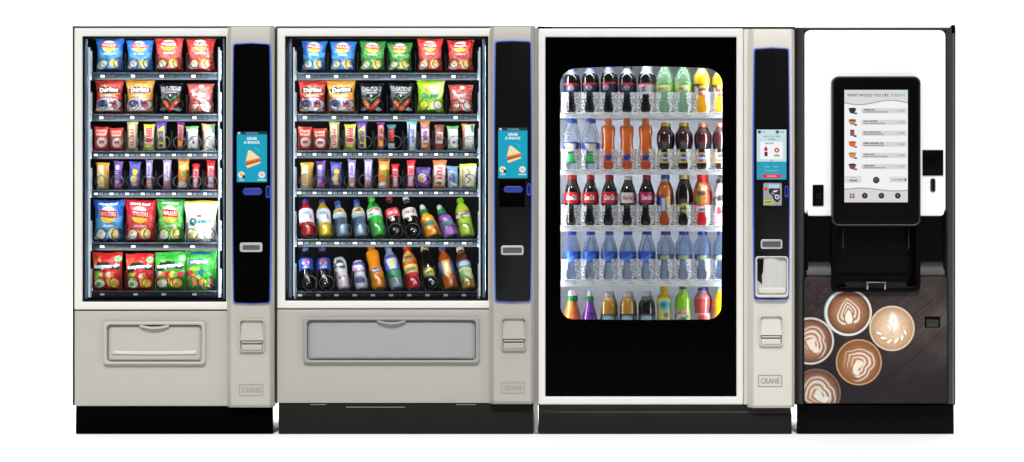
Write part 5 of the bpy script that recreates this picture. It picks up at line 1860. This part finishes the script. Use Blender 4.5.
for rows, boxes, mach in ((D_ROWS1, B1, 'narrow'), (D_ROWS2, B2, 'wide')):
    for r, (defs, bxs) in enumerate(zip(rows, boxes)):
        n = len(defs)
        for k, (df, b) in enumerate(zip(defs, bxs)):
            where = f'{pos(k, n)} on {SH6[r]} shelf of {mach} snack machine'
            if isinstance(df, str):
                cv, tx, st = bar(df, b)
                packet(f'{BARN[df]}, {where}', 'snack bar' if st == 'bar' else 'snack packet', f'small snacks in the {mach} snack machine', b, cv, D1, 0.011 if st == 'bar' else 0.013, st, tx, random.uniform(-0.03, 0.03))
            else:
                cv, tx, st = df[1](b)
                packet(f'{df[0]}, {where}', 'crisp bag' if st == 'bag' else 'sweets pouch', f'bags in the {mach} snack machine', b, cv, D1, 0.036 if st == 'bag' else 0.028, st, tx, random.uniform(-0.02, 0.02))


# ------------------------------------------------------------------ bottles
def smooth_prof(pts, n=44):
    """resample a (z, r) profile finely with a soft curve"""
    z = np.array([p[0] for p in pts], float)
    r = np.array([p[1] for p in pts], float)
    t = np.concatenate([[0], np.cumsum(np.hypot(np.diff(z), np.diff(r) * 0.4))])
    tt = np.linspace(0, t[-1], n)
    zz, rr = np.interp(tt, t, z), np.interp(tt, t, r)
    for _ in range(1):
        rr[1:-1] = 0.25 * rr[:-2] + 0.5 * rr[1:-1] + 0.25 * rr[2:]
        zz[1:-1] = 0.25 * zz[:-2] + 0.5 * zz[1:-1] + 0.25 * zz[2:]
    return list(zip(zz, rr))


PROF = {
    'contour': [(0, .55), (.0, .8), (.03, .97), (.12, 1), (.22, .95), (.34, .86), (.42, .93), (.48, 1), (.62, 1), (.72, .86), (.80, .62), (.87, .42), (.905, .38), (.93, .38)],
    'broad': [(0, .55), (.0, .8), (.03, .97), (.10, 1), (.18, .93), (.34, .86), (.46, .96), (.52, 1), (.66, 1), (.74, .95), (.81, .78), (.86, .5), (.89, .40), (.93, .40)],
    'straight': [(0, .55), (.0, .8), (.03, .97), (.10, 1), (.13, .97), (.16, 1), (.60, 1), (.68, .97), (.76, .82), (.84, .55), (.89, .40), (.93, .40)],
    'wavy': [(0, .55), (.0, .85), (.03, 1), (.22, 1), (.34, .98), (.48, .84), (.58, .80), (.68, .88), (.76, .93), (.82, .92), (.850, .84), (.868, .50), (.885, .40), (.93, .40)],
    'waist': [(0, .55), (.0, .8), (.03, 1), (.16, 1), (.26, .90), (.38, .82), (.48, .84), (.58, .98), (.68, 1), (.76, .94), (.83, .72), (.88, .48), (.93, .46)],
    'water': [(0, .5), (.0, .8), (.03, .95), (.10, 1), (.13, .94), (.17, 1), (.21, .94), (.26, 1), (.58, 1), (.64, .95), (.76, .74), (.86, .46), (.90, .40), (.93, .40)],
    'bulb': [(0, .5), (.0, .8), (.03, .95), (.12, .98), (.28, .90), (.40, .86), (.50, .92), (.62, 1), (.74, .92), (.83, .62), (.89, .44), (.93, .42)],
    'cone': [(0, .6), (.0, .9), (.04, 1), (.14, 1), (.24, .93), (.36, .80), (.52, .58), (.64, .46), (.70, .42)],
    'fruit': [(0, .6), (.0, .88), (.04, 1), (.18, 1), (.32, .94), (.41, .86), (.50, .93), (.57, .86), (.65, .60), (.70, .44)],
    'squat': [(0, .55), (.0, .85), (.04, 1), (.14, 1), (.40, 1), (.56, .98), (.66, .88), (.74, .62), (.78, .58), (.80, .58)],
    'can': [(0, .6), (.0, .8), (.04, .98), (.10, 1), (.42, 1), (.50, .92), (.55, .92), (.62, 1), (.86, 1), (.93, .9), (.98, .8)],
    'sleeve': [(0, .55), (.0, .8), (.03, .97), (.14, 1), (.30, .92), (.40, .92), (.55, 1), (.66, .96), (.78, .74), (.86, .55), (.90, .48), (.93, .48)],
}


def prof_r(pr, z):
    return float(np.interp(z, [p[0] for p in pr], [p[1] for p in pr]))


def bottle(label, group, x, z, d, H, Rr, spec, tilt=0.0, roll=0.0, yaw=0.0):
    """bottle > body, cap, label band (> lettering). z is the height of the point it stands on"""
    kind, bands, capc, caph, lab = spec['p'], spec['bands'], spec['cap'], spec.get('caph', .08), spec.get('lab')
    root = thing('drink_bottle' if kind != 'can' else 'drink_can', label, 'bottle' if kind != 'can' else 'can', (0, 0, 0), group)
    base = smooth_prof(PROF[kind])
    pr = [(a * H, b * Rr) for a, b in base]

    def bodycol(zz, an):
        t = zz / H
        c = bands[0][1]
        for z0, cc in bands:
            if t >= z0:
                c = cc
        return A(*c)
    # five-lobed foot on fizzy-drink bottles, turned rings elsewhere
    body = MB().lathe(pr, 30, bodycol)
    if kind in ('contour', 'broad', 'straight', 'wavy', 'waist') and not spec.get('plainfoot'):
        vs = []
        for (px_, py_, pz_) in body.v:
            t = pz_ / H
            if t < 0.09:
                an = math.atan2(px_, -py_)
                k = 1 - 0.10 * (1 - t / 0.09) * (0.5 + 0.5 * math.cos(5 * an + math.pi))
                px_, py_ = px_ * k, py_ * k
            vs.append((px_, py_, pz_))
        body.v = vs
    body = body.build('body', M[spec.get('m', 'liquid')], root, recalc=True, smooth=50)
    # cap: ribbed cylinder on a neck ring
    if capc is not None:
        ztop = PROF[kind][-1][0] * H
        rn = PROF[kind][-1][1] * Rr
        rc = spec.get('capr', max(rn * 1.12, .0135))
        cm = MB()
        if kind in ('cone', 'fruit'):
            cm.lathe([(ztop - .002, rn * 1.0), (ztop - .002, rn * 1.25), (ztop + .12 * H, rn * 1.1), (ztop + .13 * H, rn * .9)], 20, lambda zz, an: A(40, 130, 76))
            cm.lathe([(ztop + .131 * H, rn * .85), (ztop + .24 * H, rn * .72), (ztop + .275 * H, rn * .5), (ztop + .28 * H, 0.001)], 18, lambda zz, an: A(226, 230, 226))
        else:
            n_ = 30
            z0 = ztop - .004
            cm.lathe([(z0, rc * .9), (z0, rc * 1.08), (z0 + .004, rc * 1.08), (z0 + .0045, rc), (z0 + caph * H * .9, rc * .97), (z0 + caph * H, rc * .86), (z0 + caph * H, .0005)], n_, lambda zz, an: A(*capc))
            cm.v = [((v[0] * (1 - .03 * (i % 2)), v[1] * (1 - .03 * (i % 2)), v[2])) for i, v in enumerate(cm.v)]
        cm.build('cap', M['cap'], root, recalc=True, smooth=40)
    labs = lab if isinstance(lab, list) else [lab] if lab else []
    for lb in labs:
        z0, z1, base_c, paint, texts = lb
        n_, nv = 48, 16
        hgt = (z1 - z0) * H
        wid = 2 * math.pi * Rr * .95
        cv = Canvas(wid, hgt, n_ + 1, nv, base_c)
        if paint:
            paint(cv, wid, hgt)
        lm = MB()
        P = np.zeros((nv, n_ + 1, 3))
        for j in range(nv):
            zz = z1 * H - hgt * j / (nv - 1)
            rr = prof_r(pr, zz) + .0008
            for i in range(n_ + 1):
                an = -math.pi + 2 * math.pi * i / n_
                P[j, i] = (rr * math.sin(an), -rr * math.cos(an), zz)
        lm.grid(P, cv.rgba())
        lo = lm.build('label_band', M['label'], root, recalc=False, smooth=60)
        for (txt, m, cx, cz, tw, th, sh, rot) in texts:
            t = MB()

            def wrap(a, b):
                zz = z0 * H + b
                rr = prof_r(pr, zz) + .0016
                an = a / max(rr, .004)
                return (rr * math.sin(an), -rr * math.cos(an), zz)
            put_text(t, txt, wrap, cx * Rr, cz * hgt, tw * Rr, th * hgt, sh, .03, rot)
            t.build('lettering', m, lo, recalc=False, smooth=0)
    root.rotation_euler = (-R(tilt), R(roll), R(yaw))
    root.rotation_mode = 'YXZ' if roll else 'XYZ'
    root.location = (x, d, z + Rr * math.sin(R(tilt)) * .8)
    return root


def globe(cv, w, h, cx, cy, r):
    cv.ell(cx, cy, r, r, (240, 240, 244))
    cv.ell(cx, cy - r * .45, r * .85, r * .5, (206, 40, 48), ang=-15)
    cv.ell(cx, cy + r * .45, r * .8, r * .45, (40, 80, 170), ang=-15)


W2, TK = 'text_white', 'text_black'
TX = lambda s_, m_, cx=0, cz=.5, tw=1.5, th=.4, sh=0.0, rot=0.0: (s_, M[m_], cx, cz, tw, th, sh, rot)
p_globe = lambda cv, w, h: globe(cv, w, h, w / 2, h * .45, min(w, h) * .26)


def p_max(cv, w, h):
    cv.rect(-1, -1, w + 1, h * .16, (196, 40, 56))
    globe(cv, w, h, w * .47, h * .56, h * .28)


def p_cream(c, a=.3, b=.6):
    return lambda cv, w, h: cv.ell(w / 2, h * .5, w * .13, h * .35, c)


def p_fruit(c1, c2, c3):
    def f(cv, w, h):
        cv.ell(w * .5, h * .35, w * .10, h * .3, c1)
        cv.ell(w * .56, h * .65, w * .08, h * .25, c2)
        cv.ell(w * .43, h * .72, w * .06, h * .2, c3)
        cv.ell(w * .3, h * .5, w * .08, h * .3, c2)
        for _ in range(16):
            cv.ell(random.uniform(.25, .75) * w, random.uniform(.1, .9) * h, w * .028, h * .09, random.choice([c1, c2, c3, (245, 245, 240), (40, 40, 50)]), ang=random.uniform(0, 180), op=.85)
        cv.scribble(w * .42, h * .42, w * .58, h * .56, (245, 245, 240) if sum(c1) < 420 else (60, 50, 60), n=5, wd=h * .04)
    return f


def p_waterlab(cv, w, h):
    cv.ell(w * .5, h * .55, w * .12, h * .28, (60, 120, 210))
    cv.rect(w * .4, h * .75, w * .6, h * .82, (200, 110, 130))


def p_volc(cv, w, h):
    cv.poly([(w * .35, h * .2), (w * .65, h * .2), (w * .58, h), (w * .44, h)], (196, 200, 222))
    cv.ell(w * .5, h * .62, w * .05, h * .22, (226, 214, 60))


def p_bluelab(cv, w, h):
    cv.line([(w * .38, h * .75), (w * .5, h * .55), (w * .64, h * .3)], h * .12, (100, 160, 236))
    cv.line([(w * .42, h * .9), (w * .62, h * .6)], h * .06, (160, 200, 246))


def p_orange(cv, w, h):
    cv.ell(w * .5, h * .5, w * .10, h * .36, (52, 84, 176), ang=-10)
    cv.ell(w * .58, h * .72, w * .05, h * .2, (246, 190, 60))


def p_tea(cv, w, h):
    cv.ell(w * .5, h * .5, w * .16, h * .42, (150, 180, 110))
    cv.ell(w * .54, h * .6, w * .07, h * .2, (206, 214, 150))


SPEC = {
    'pepsi': dict(p='straight', bands=[(0, (16, 13, 14)), (.72, (22, 22, 34)), (.84, (90, 104, 130))], cap=(52, 84, 170), lab=(.40, .66, (36, 70, 160), p_globe, [TX('pepsi', W2, 0, .16, 1.0, .16)])),
    'max': dict(p='broad', bands=[(0, (18, 16, 17)), (.80, (150, 154, 160))], cap=(44, 90, 200), lab=(.45, .62, (28, 30, 62), p_max, [])),
    'max_black': dict(p='broad', bands=[(0, (18, 16, 17)), (.80, (190, 190, 192))], cap=(70, 50, 52), lab=(.45, .62, (34, 34, 50), p_max, [])),
    'diet_pepsi': dict(p='broad', bands=[(0, (22, 17, 17)), (.80, (226, 226, 228))], cap=(232, 232, 236), lab=(.40, .62, (206, 208, 216), p_max, [])),
    'green_clear': dict(p='straight', m='tinted_liquid', bands=[(0, (196, 240, 200))], cap=(110, 190, 110), lab=(.44, .62, (140, 210, 140), p_fruit((90, 190, 80), (226, 226, 60), (210, 120, 90)), [])),
    'yellow_dark': dict(p='waist', bands=[(0, (228, 158, 20)), (.58, (248, 206, 20)), (.82, (240, 220, 150))], cap=(220, 220, 224), lab=(.38, .60, (66, 52, 30), p_fruit((236, 190, 40), (240, 236, 220), (226, 120, 50)), [])),
    'lemon_clear': dict(p='straight', m='clear_liquid', bands=[(0, (186, 190, 200))], cap=(58, 88, 190), lab=[(.36, .54, (62, 56, 140), p_volc, []), (.16, .32, (44, 150, 80), p_cream((70, 180, 100)), [])]),
    'orange_fizz': dict(p='wavy', bands=[(0, (224, 92, 28)), (.30, (234, 110, 34)), (.84, (240, 150, 90))], cap=(238, 110, 44), capr=.0155, lab=(.16, .34, (232, 104, 34), p_orange, [TX('Fanta', 'text_blue', 0, .5, 1.2, .42, .1, .12)])),
    'dark_yellow': dict(p='waist', bands=[(0, (44, 20, 22)), (.58, (66, 28, 28)), (.82, (90, 50, 44))], cap=(226, 206, 40), capr=.0165, lab=(.16, .38, (226, 206, 60), p_orange, [TX('Fanta', W2, 0, .5, 1.0, .26, .1, .1)])),
    'dark_peach': dict(p='waist', bands=[(0, (48, 20, 24)), (.58, (76, 30, 34)), (.82, (110, 60, 56))], cap=(240, 146, 110), capr=.0165, lab=(.16, .38, (226, 176, 60), p_orange, [TX('Fanta', W2, 0, .5, 1.0, .26, .1, .1)])),
    'cola': dict(p='contour', bands=[(0, (18, 11, 10)), (.80, (74, 70, 70))], cap=(214, 34, 36), lab=(.45, .66, (212, 34, 38), None, [TX('Coca-Cola', W2, 0, .52, 1.6, .5, .35)])),
    'diet_cola': dict(p='contour', bands=[(0, (18, 11, 10)), (.80, (80, 78, 78))], cap=(236, 234, 230), lab=(.46, .66, (226, 224, 222), None, [TX('Coca-Cola', 'text_red', 0, .52, 1.5, .40, .35)])),
    'cherry_cola': dict(p='contour', bands=[(0, (20, 11, 13)), (.80, (80, 66, 72))], cap=(196, 30, 70), lab=(.45, .66, (196, 24, 84), None, [TX('Coca-Cola', W2, 0, .52, 1.6, .44, .35)])),
    'amber': dict(p='straight', bands=[(0, (196, 84, 24)), (.62, (206, 108, 44)), (.86, (220, 170, 130))], cap=(46, 84, 190), lab=(.26, .58, (48, 62, 160), lambda cv, w, h: (cv.rect(w * .52, -1, w * .62, h + 1, (236, 190, 50)), cv.rect(w * .42, h * .1, w * .5, h * .9, (206, 210, 230))), [])),
    'black_gold': dict(p='sleeve', bands=[(0, (16, 11, 11)), (.86, (40, 30, 26))], cap=(206, 186, 120), lab=(.24, .46, (36, 30, 18), p_fruit((214, 200, 50), (170, 160, 40), (60, 110, 40)), [])),
    'red_sleeve': dict(p='sleeve', bands=[(0, (206, 34, 34)), (.34, (214, 44, 36)), (.86, (220, 60, 44))], cap=(222, 50, 40), lab=[(.40, .84, (222, 52, 40), p_fruit((240, 190, 50), (236, 120, 50), (110, 180, 60)), []), (.26, .40, (226, 60, 50), p_cream((240, 236, 240)), [TX('oasis', 'text_blue', 0, .5, 1.2, .5, .1, .08)])]),
    'pink_milk': dict(p='sleeve', bands=[(0, (230, 196, 208)), (.6, (210, 190, 200))], cap=(40, 38, 40), capr=.018, lab=(.20, .72, (232, 206, 216), p_fruit((40, 44, 46), (60, 130, 90), (206, 60, 80)), [])),
    'water_blue': dict(p='water', m='clear_liquid', bands=[(0, (104, 134, 190))], cap=(46, 56, 170), lab=(.36, .58, (34, 84, 196), p_bluelab, [])),
    'water_lilac': dict(p='bulb', m='clear_liquid', bands=[(0, (104, 138, 190))], cap=(48, 50, 150), lab=(.40, .52, (86, 74, 164), p_cream((150, 190, 110)), [])),
    'cone_orange': dict(p='cone', bands=[(0, (226, 116, 40)), (.4, (232, 130, 56))], cap=(40, 130, 76), lab=None),
    'cone_purple': dict(p='cone', bands=[(0, (112, 46, 150)), (.4, (130, 66, 166))], cap=(40, 130, 76), lab=None),
    'juice_amber': dict(p='squat', bands=[(0, (206, 150, 56)), (.70, (222, 190, 130))], cap=(238, 238, 234), caph=.14, capr=.0185, lab=(.08, .34, (60, 60, 66), p_cream((140, 190, 220)), [TX('O', W2, 0, .45, .55, .5)])),
    'juice_black': dict(p='squat', bands=[(0, (30, 24, 26)), (.70, (120, 116, 116))], cap=(238, 238, 234), caph=.14, capr=.0185, lab=(.08, .34, (44, 48, 56), p_cream((140, 190, 220)), [TX('O', W2, 0, .45, .55, .5)])),
    'yellow_sleeve': dict(p='sleeve', bands=[(0, (232, 222, 80)), (.7, (226, 190, 30))], cap=(226, 184, 30), capr=.019, caph=.1, lab=(.20, .68, (236, 226, 120), lambda cv, w, h: (cv.ell(w * .5, h * .3, w * .16, h * .26, (96, 184, 214)), cv.ell(w * .46, h * .28, w * .06, h * .14, (50, 140, 110)), cv.ell(w * .52, h * .82, w * .06, h * .15, (120, 110, 180))), [])),
    'lime': dict(p='straight', bands=[(0, (146, 208, 44)), (.8, (170, 220, 90))], cap=(70, 76, 70), lab=(.14, .40, (196, 214, 130), p_fruit((226, 90, 100), (60, 130, 60), (240, 236, 220)), [])),
    'lime_tilt': dict(p='straight', bands=[(0, (172, 208, 50)), (.8, (140, 206, 40))], cap=(130, 206, 44), lab=(.42, .60, (44, 52, 36), p_fruit((226, 150, 130), (232, 230, 214), (120, 170, 60)), [])),
    'red_clear': dict(p='bulb', bands=[(0, (206, 40, 46)), (.3, (216, 84, 84)), (.7, (206, 130, 140))], cap=(54, 70, 150), capr=.0175, lab=(.12, .34, (236, 190, 196), p_cream((206, 60, 70)), [])),
    'yellow_plain': dict(p='sleeve', bands=[(0, (240, 190, 20))], cap=(120, 180, 220), lab=None),
    'red_water': dict(p='straight', bands=[(0, (190, 28, 34)), (.7, (176, 30, 36))], cap=(62, 60, 160), lab=(.34, .70, (226, 228, 238), lambda cv, w, h: (cv.ell(w * .5, h * .35, w * .09, h * .12, (110, 170, 214)), cv.ell(w * .6, h * .6, w * .03, h * .2, (180, 70, 140))), [])),
    'yellow_water': dict(p='straight', bands=[(0, (236, 200, 30)), (.7, (206, 170, 40))], cap=(62, 60, 160), lab=(.34, .70, (226, 230, 238), lambda cv, w, h: (cv.ell(w * .5, h * .35, w * .09, h * .12, (110, 170, 214)), cv.ell(w * .6, h * .6, w * .03, h * .2, (180, 70, 140))), [])),
    'water_tilt': dict(p='water', bands=[(0, (120, 150, 176)), (.30, (70, 92, 112)), (.5, (150, 172, 190)), (.6, (110, 136, 160))], cap=(58, 84, 180), caph=.10, lab=(.58, .76, (206, 222, 232), p_fruit((240, 160, 40), (240, 200, 70), (120, 180, 90)), [])),
    'green_tilt': dict(p='straight', bands=[(0, (56, 176, 66)), (.7, (40, 160, 54)), (.86, (90, 190, 100))], cap=(60, 180, 80), lab=(.46, .66, (170, 206, 170), p_fruit((206, 60, 70), (236, 236, 236), (60, 160, 80)), [])),
    'white_milk': dict(p='can', bands=[(0, (226, 206, 214)), (.46, (210, 196, 206)), (.55, (60, 62, 66)), (.72, (190, 192, 196))], cap=None, lab=(.54, .9, (214, 214, 218), p_fruit((50, 50, 54), (60, 62, 66), (70, 74, 74)), [])),
    'purple_can': dict(p='can', bands=[(0, (206, 206, 220))], cap=None, lab=[(.10, .42, (206, 204, 220), p_cream((80, 66, 150)), []), (.56, .92, (84, 70, 156), p_fruit((96, 80, 170), (214, 200, 190), (206, 110, 150)), [])]),
    'orange_tilt': dict(p='wavy', bands=[(0, (232, 140, 24)), (.8, (236, 150, 50))], cap=(232, 130, 36), lab=(.30, .46, (226, 130, 26), p_cream((70, 60, 120)), [TX('Fanta', W2, 0, .5, 1.1, .4, .1, .1)])),
    'blue_tilt': dict(p='straight', bands=[(0, (140, 160, 164)), (.28, (60, 140, 90)), (.4, (70, 86, 160)), (.7, (160, 170, 196))], cap=(110, 130, 196), lab=[(.40, .74, (70, 84, 166), p_volc, []), (.22, .38, (40, 140, 84), None, [])]),
    'red_tilt': dict(p='sleeve', bands=[(0, (200, 40, 50)), (.3, (206, 60, 60)), (.8, (216, 60, 44))], cap=(222, 60, 50), lab=[(.52, .86, (214, 54, 40), p_fruit((240, 200, 60), (240, 130, 60), (120, 170, 60)), []), (.34, .52, (232, 200, 70), None, [TX('oasis', 'text_blue', 0, .5, 1.4, .55, .1, .1)])]),
    'fruit_orange': dict(p='fruit', bands=[(0, (236, 150, 24)), (.2, (240, 164, 30))], cap=(40, 130, 76), lab=(.24, .44, (232, 150, 40), p_cream((60, 150, 110)), [])),
    'fruit_purple': dict(p='fruit', bands=[(0, (160, 110, 186)), (.2, (136, 80, 160))], cap=(40, 130, 76), lab=(.24, .44, (140, 90, 166), p_cream((70, 150, 130)), [])),
    'amber_tilt': dict(p='straight', bands=[(0, (200, 100, 30)), (.64, (176, 76, 24)), (.86, (150, 90, 60))], cap=(70, 110, 200), lab=(.28, .62, (226, 190, 60), lambda cv, w, h: (cv.rect(w * .3, -1, w * .42, h + 1, (96, 90, 160)), cv.rect(w * .58, -1, w * .7, h + 1, (96, 90, 160)), cv.rect(w * .46, h * .2, w * .53, h * .8, (240, 220, 190))), [])),
    'brown_tilt': dict(p='bulb', bands=[(0, (176, 140, 60)), (.16, (120, 60, 30)), (.6, (96, 46, 26)), (.8, (130, 80, 56))], cap=(226, 226, 226), capr=.017, lab=[(.18, .46, (170, 196, 130), p_tea, []), (.48, .62, (80, 104, 130), p_cream((170, 190, 206)), [])]),
}
R5 = [('red flavoured water bottle, blue cap', 'red_water', 304.0, 199, 308.2, 7.4), ('yellow flavoured water bottle, blue cap', 'yellow_water', 321, 199, 325.8, 7.2), ('clear water bottle, blue cap', 'water_tilt', 337, 201, 343.8, 7.0),
      ('clear water bottle, blue cap', 'water_tilt', 356, 199.6, 361.4, 7.0), ('bright green bottle', 'green_tilt', 371, 196, 379.4, 7.6), ('dark cola bottle with red label', 'cola', 389, 195.4, 397.6, 7.2), ('dark cola bottle with white label', 'diet_cola', 405.8, 195.4, 415.2, 7.2),
      ('orange squash bottle with green collar', 'fruit_orange', 422.6, 204, 434.2, 8.2), ('purple squash bottle with green collar', 'fruit_purple', 440, 204, 452.2, 8.2), ('lime green bottle with dark label', 'lime_tilt', 460.4, 197.6, 467.8, 7.6)]
R6 = [('dark cola bottle with blue label', 'pepsi', 303.6, 245, 307.6, 7.2), ('dark cola bottle with blue label', 'pepsi', 320.6, 245, 325.6, 7.2), ('small white milk drink', 'white_milk', 338.6, 257.5, 344.4, 6.4), ('small purple and white can', 'purple_can', 357.6, 261, 362, 6.4),
      ('orange fizzy bottle', 'orange_tilt', 370.6, 245, 379.6, 7.4), ('blue and green banded clear bottle', 'blue_tilt', 388, 245.6, 397.4, 7.2), ('red patterned bottle', 'red_tilt', 406.8, 245.6, 414.8, 7.2), ('black bottle with gold cap', 'black_gold', 424.6, 246.6, 433, 7.2),
      ('amber bottle with yellow label', 'amber_tilt', 442.4, 246, 451.4, 7.2), ('brown tea bottle with green label', 'brown_tilt', 460.6, 246.6, 469.4, 7.4)]
TILT = 28
for row, ybase, nm in ((R5, 240.6, 'fifth'), (R6, 292.4, 'bottom')):
    for k, (lb, sp, xc, yc, xb, rp) in enumerate(row):
        d = 0.118
        roll = -math.degrees(math.atan2(xb - xc, ybase - 5 - yc))
        Rr = rp * S
        # length from the height it shows: leaning back shortens it
        Hh = (ybase - 3.2 - yc) * S / math.cos(R(TILT)) / math.cos(R(roll)) * 1.0
        bottle(f'{lb}, {pos(k, 10)} on {nm} shelf of wide snack machine', 'bottles in the wide snack machine', PX(xb, d), PZ(ybase, d), d, Hh, Rr, SPEC[sp], TILT, roll * 1.0, 0)

C3 = [
    [('dark cola bottle with navy label', 'max')] * 3 + [('dark cola bottle with black label', 'max_black'), ('dark cola bottle with silver label', 'diet_pepsi')] + [('pale green clear bottle', 'green_clear')] * 2 + [('yellow drink bottle with dark label', 'yellow_dark')] * 2,
    [('clear bottle with purple and green label', 'lemon_clear')] * 2 + [('orange fizzy bottle', 'orange_fizz')] * 3 + [('dark red bottle with yellow cap', 'dark_yellow')] * 2 + [('dark red bottle with peach cap', 'dark_peach')] * 2,
    [('dark cola bottle with red label', 'cola')] * 3 + [('dark cola bottle with white label', 'diet_cola'), ('dark cola bottle with magenta label', 'cherry_cola'), ('amber bottle with blue label', 'amber'), ('black bottle with gold cap', 'black_gold'), ('red patterned bottle', 'red_sleeve'), ('pink milk bottle with black cap', 'pink_milk')],
    [('clear water bottle with blue label', 'water_blue')] * 5 + [('clear water bottle with lilac label', 'water_lilac')] * 4,
    [('orange squash bottle with green collar', 'cone_orange'), ('purple squash bottle with green collar', 'cone_purple')] + [('amber juice bottle with white cap', 'juice_amber')] * 2 + [('black juice bottle with white cap', 'juice_black'), ('yellow bottle with blue label', 'yellow_sleeve'), ('lime green bottle', 'lime'), ('red drink bottle with blue cap', 'red_clear'), ('yellow bottle at window edge', 'yellow_plain')],
]
TOP3 = [[65, 64, 63, 64, 64, 62, 62, 64, 66], [118] * 5 + [122, 122, 122.6, 122.6], [174.4] * 3 + [175.4, 174.6, 174.4, 174.4, 173.6, 179], [230.6] * 9, [289.6, 290, 288.6, 288.6, 288.6, 286.4, 285.4, 287, 286]]
RP3 = [[7.7] * 5 + [8.2] * 2 + [8.2] * 2, [7.4] * 2 + [7.7] * 3 + [7.9] * 4, [7.1] * 5 + [7.6, 7.9, 8.2, 7.6], [7.2] * 5 + [7.6] * 4, [8.4, 8.4, 7.6, 7.6, 7.6, 7.6, 8.0, 8.2, 7.6]]
SH5 = ['top', 'second', 'third', 'fourth', 'bottom']
for r in range(5):
    for k, (lb, sp) in enumerate(C3[r]):
        d = D3 + 0.045
        zb = PZ(R3[r][0], D3 - 0.03) - 0.0055
        Hh = PZ(TOP3[r][k], d) - zb
        bottle(f'{lb}, {pos(k, 9)} on {SH5[r]} shelf of drinks machine', 'bottles in the chilled drinks machine', PX(CX3[k] + random.uniform(-.3, .3), d), zb, d, Hh, RP3[r][k] * S, SPEC[sp], random.uniform(-.4, .8), 0, random.uniform(-13, 13))

# the next bottle of each lane, seen past the shoulder of the front one
BACK = {0: (0, 1, 2, 3, 4, 5, 6), 1: (0, 1, 5, 6, 7), 2: (0, 1, 2, 3, 4, 5, 6, 7), 3: (0, 1, 2, 3, 4, 5, 6, 7), 4: (0, 2, 3, 4, 7)}
for r, ks in BACK.items():
    for k in ks:
        lb, sp = C3[r][k]
        d = D3 + 0.12
        zb = PZ(R3[r][0], D3 - 0.03) - 0.0055
        Hh = PZ(TOP3[r][k], D3 + 0.045) - zb
        bottle(f'{lb}, behind {pos(k, 9)}, {SH5[r]} shelf of drinks machine', 'bottles in the chilled drinks machine', PX(CX3[k] + 2.6 + random.uniform(-.6, .6), d), zb, d, Hh, RP3[r][k] * S, SPEC[sp], 0, 0, random.uniform(-40, 40))

# ------------------------------------------------------------------ the machines' own lamps and added fill
def inner_light(x0, x1, y0, y1, d, top, side, col=(0.92, 0.96, 1.0)):
    xm = (PX(x0) + PX(x1)) / 2
    zt, zb = PZ(y0), PZ(y1)
    area('cabinet_light', (xm, d, zt), (R(30), 0, 0), (PX(x1) - PX(x0)) * .9, 0.02, top, col)
    for sx, x in ((1, x0), (-1, x1)):
        # beams across the cabinet and inwards
        area('cabinet_light', (PX(x), d, (zt + zb) / 2), (R(90), 0, R(-50 * sx)), 0.02, (zt - zb) * .95, side, col)


def rail_fills(x0, x1, rows, d, e, tilt, nm, col):
    # added unseen strip per shelf bay, shining back to brighten it
    for ty in rows:
        area(nm, ((PX(x0) + PX(x1)) / 2, d, PZ(ty, d)), (R(tilt), 0, 0), PX(x1) - PX(x0), 0.01, e, col)


inner_light(84, 222.5, 38.5, 300, 0.04, 0.3, 9)
inner_light(288, 487, 38.5, 299, 0.04, 0.4, 11)
rail_fills(90, 220, (39.5, 81, 122, 160, 199, 252), 0.026, 0.85, 84, 'bay_fill', (0.94, 0.97, 1.0))
rail_fills(296, 481, (39.5, 81, 122, 160, 199, 249), 0.026, 1.2, 84, 'bay_fill', (0.94, 0.97, 1.0))
inner_light(555, 728, 54, 330, 0.068, 1.4, 3.2)
for ty, e in ((54, 2.8), (119, 1.9), (176, 0.9), (233, 0.8), (288, 0.55)):  # added unseen lamps behind the front bottles, brightening the cooler's back wall
    rail_fills(557, 726, (ty,), D3 + 0.175, e, 34, 'shelf_fill', (0.94, 0.96, 1.0))
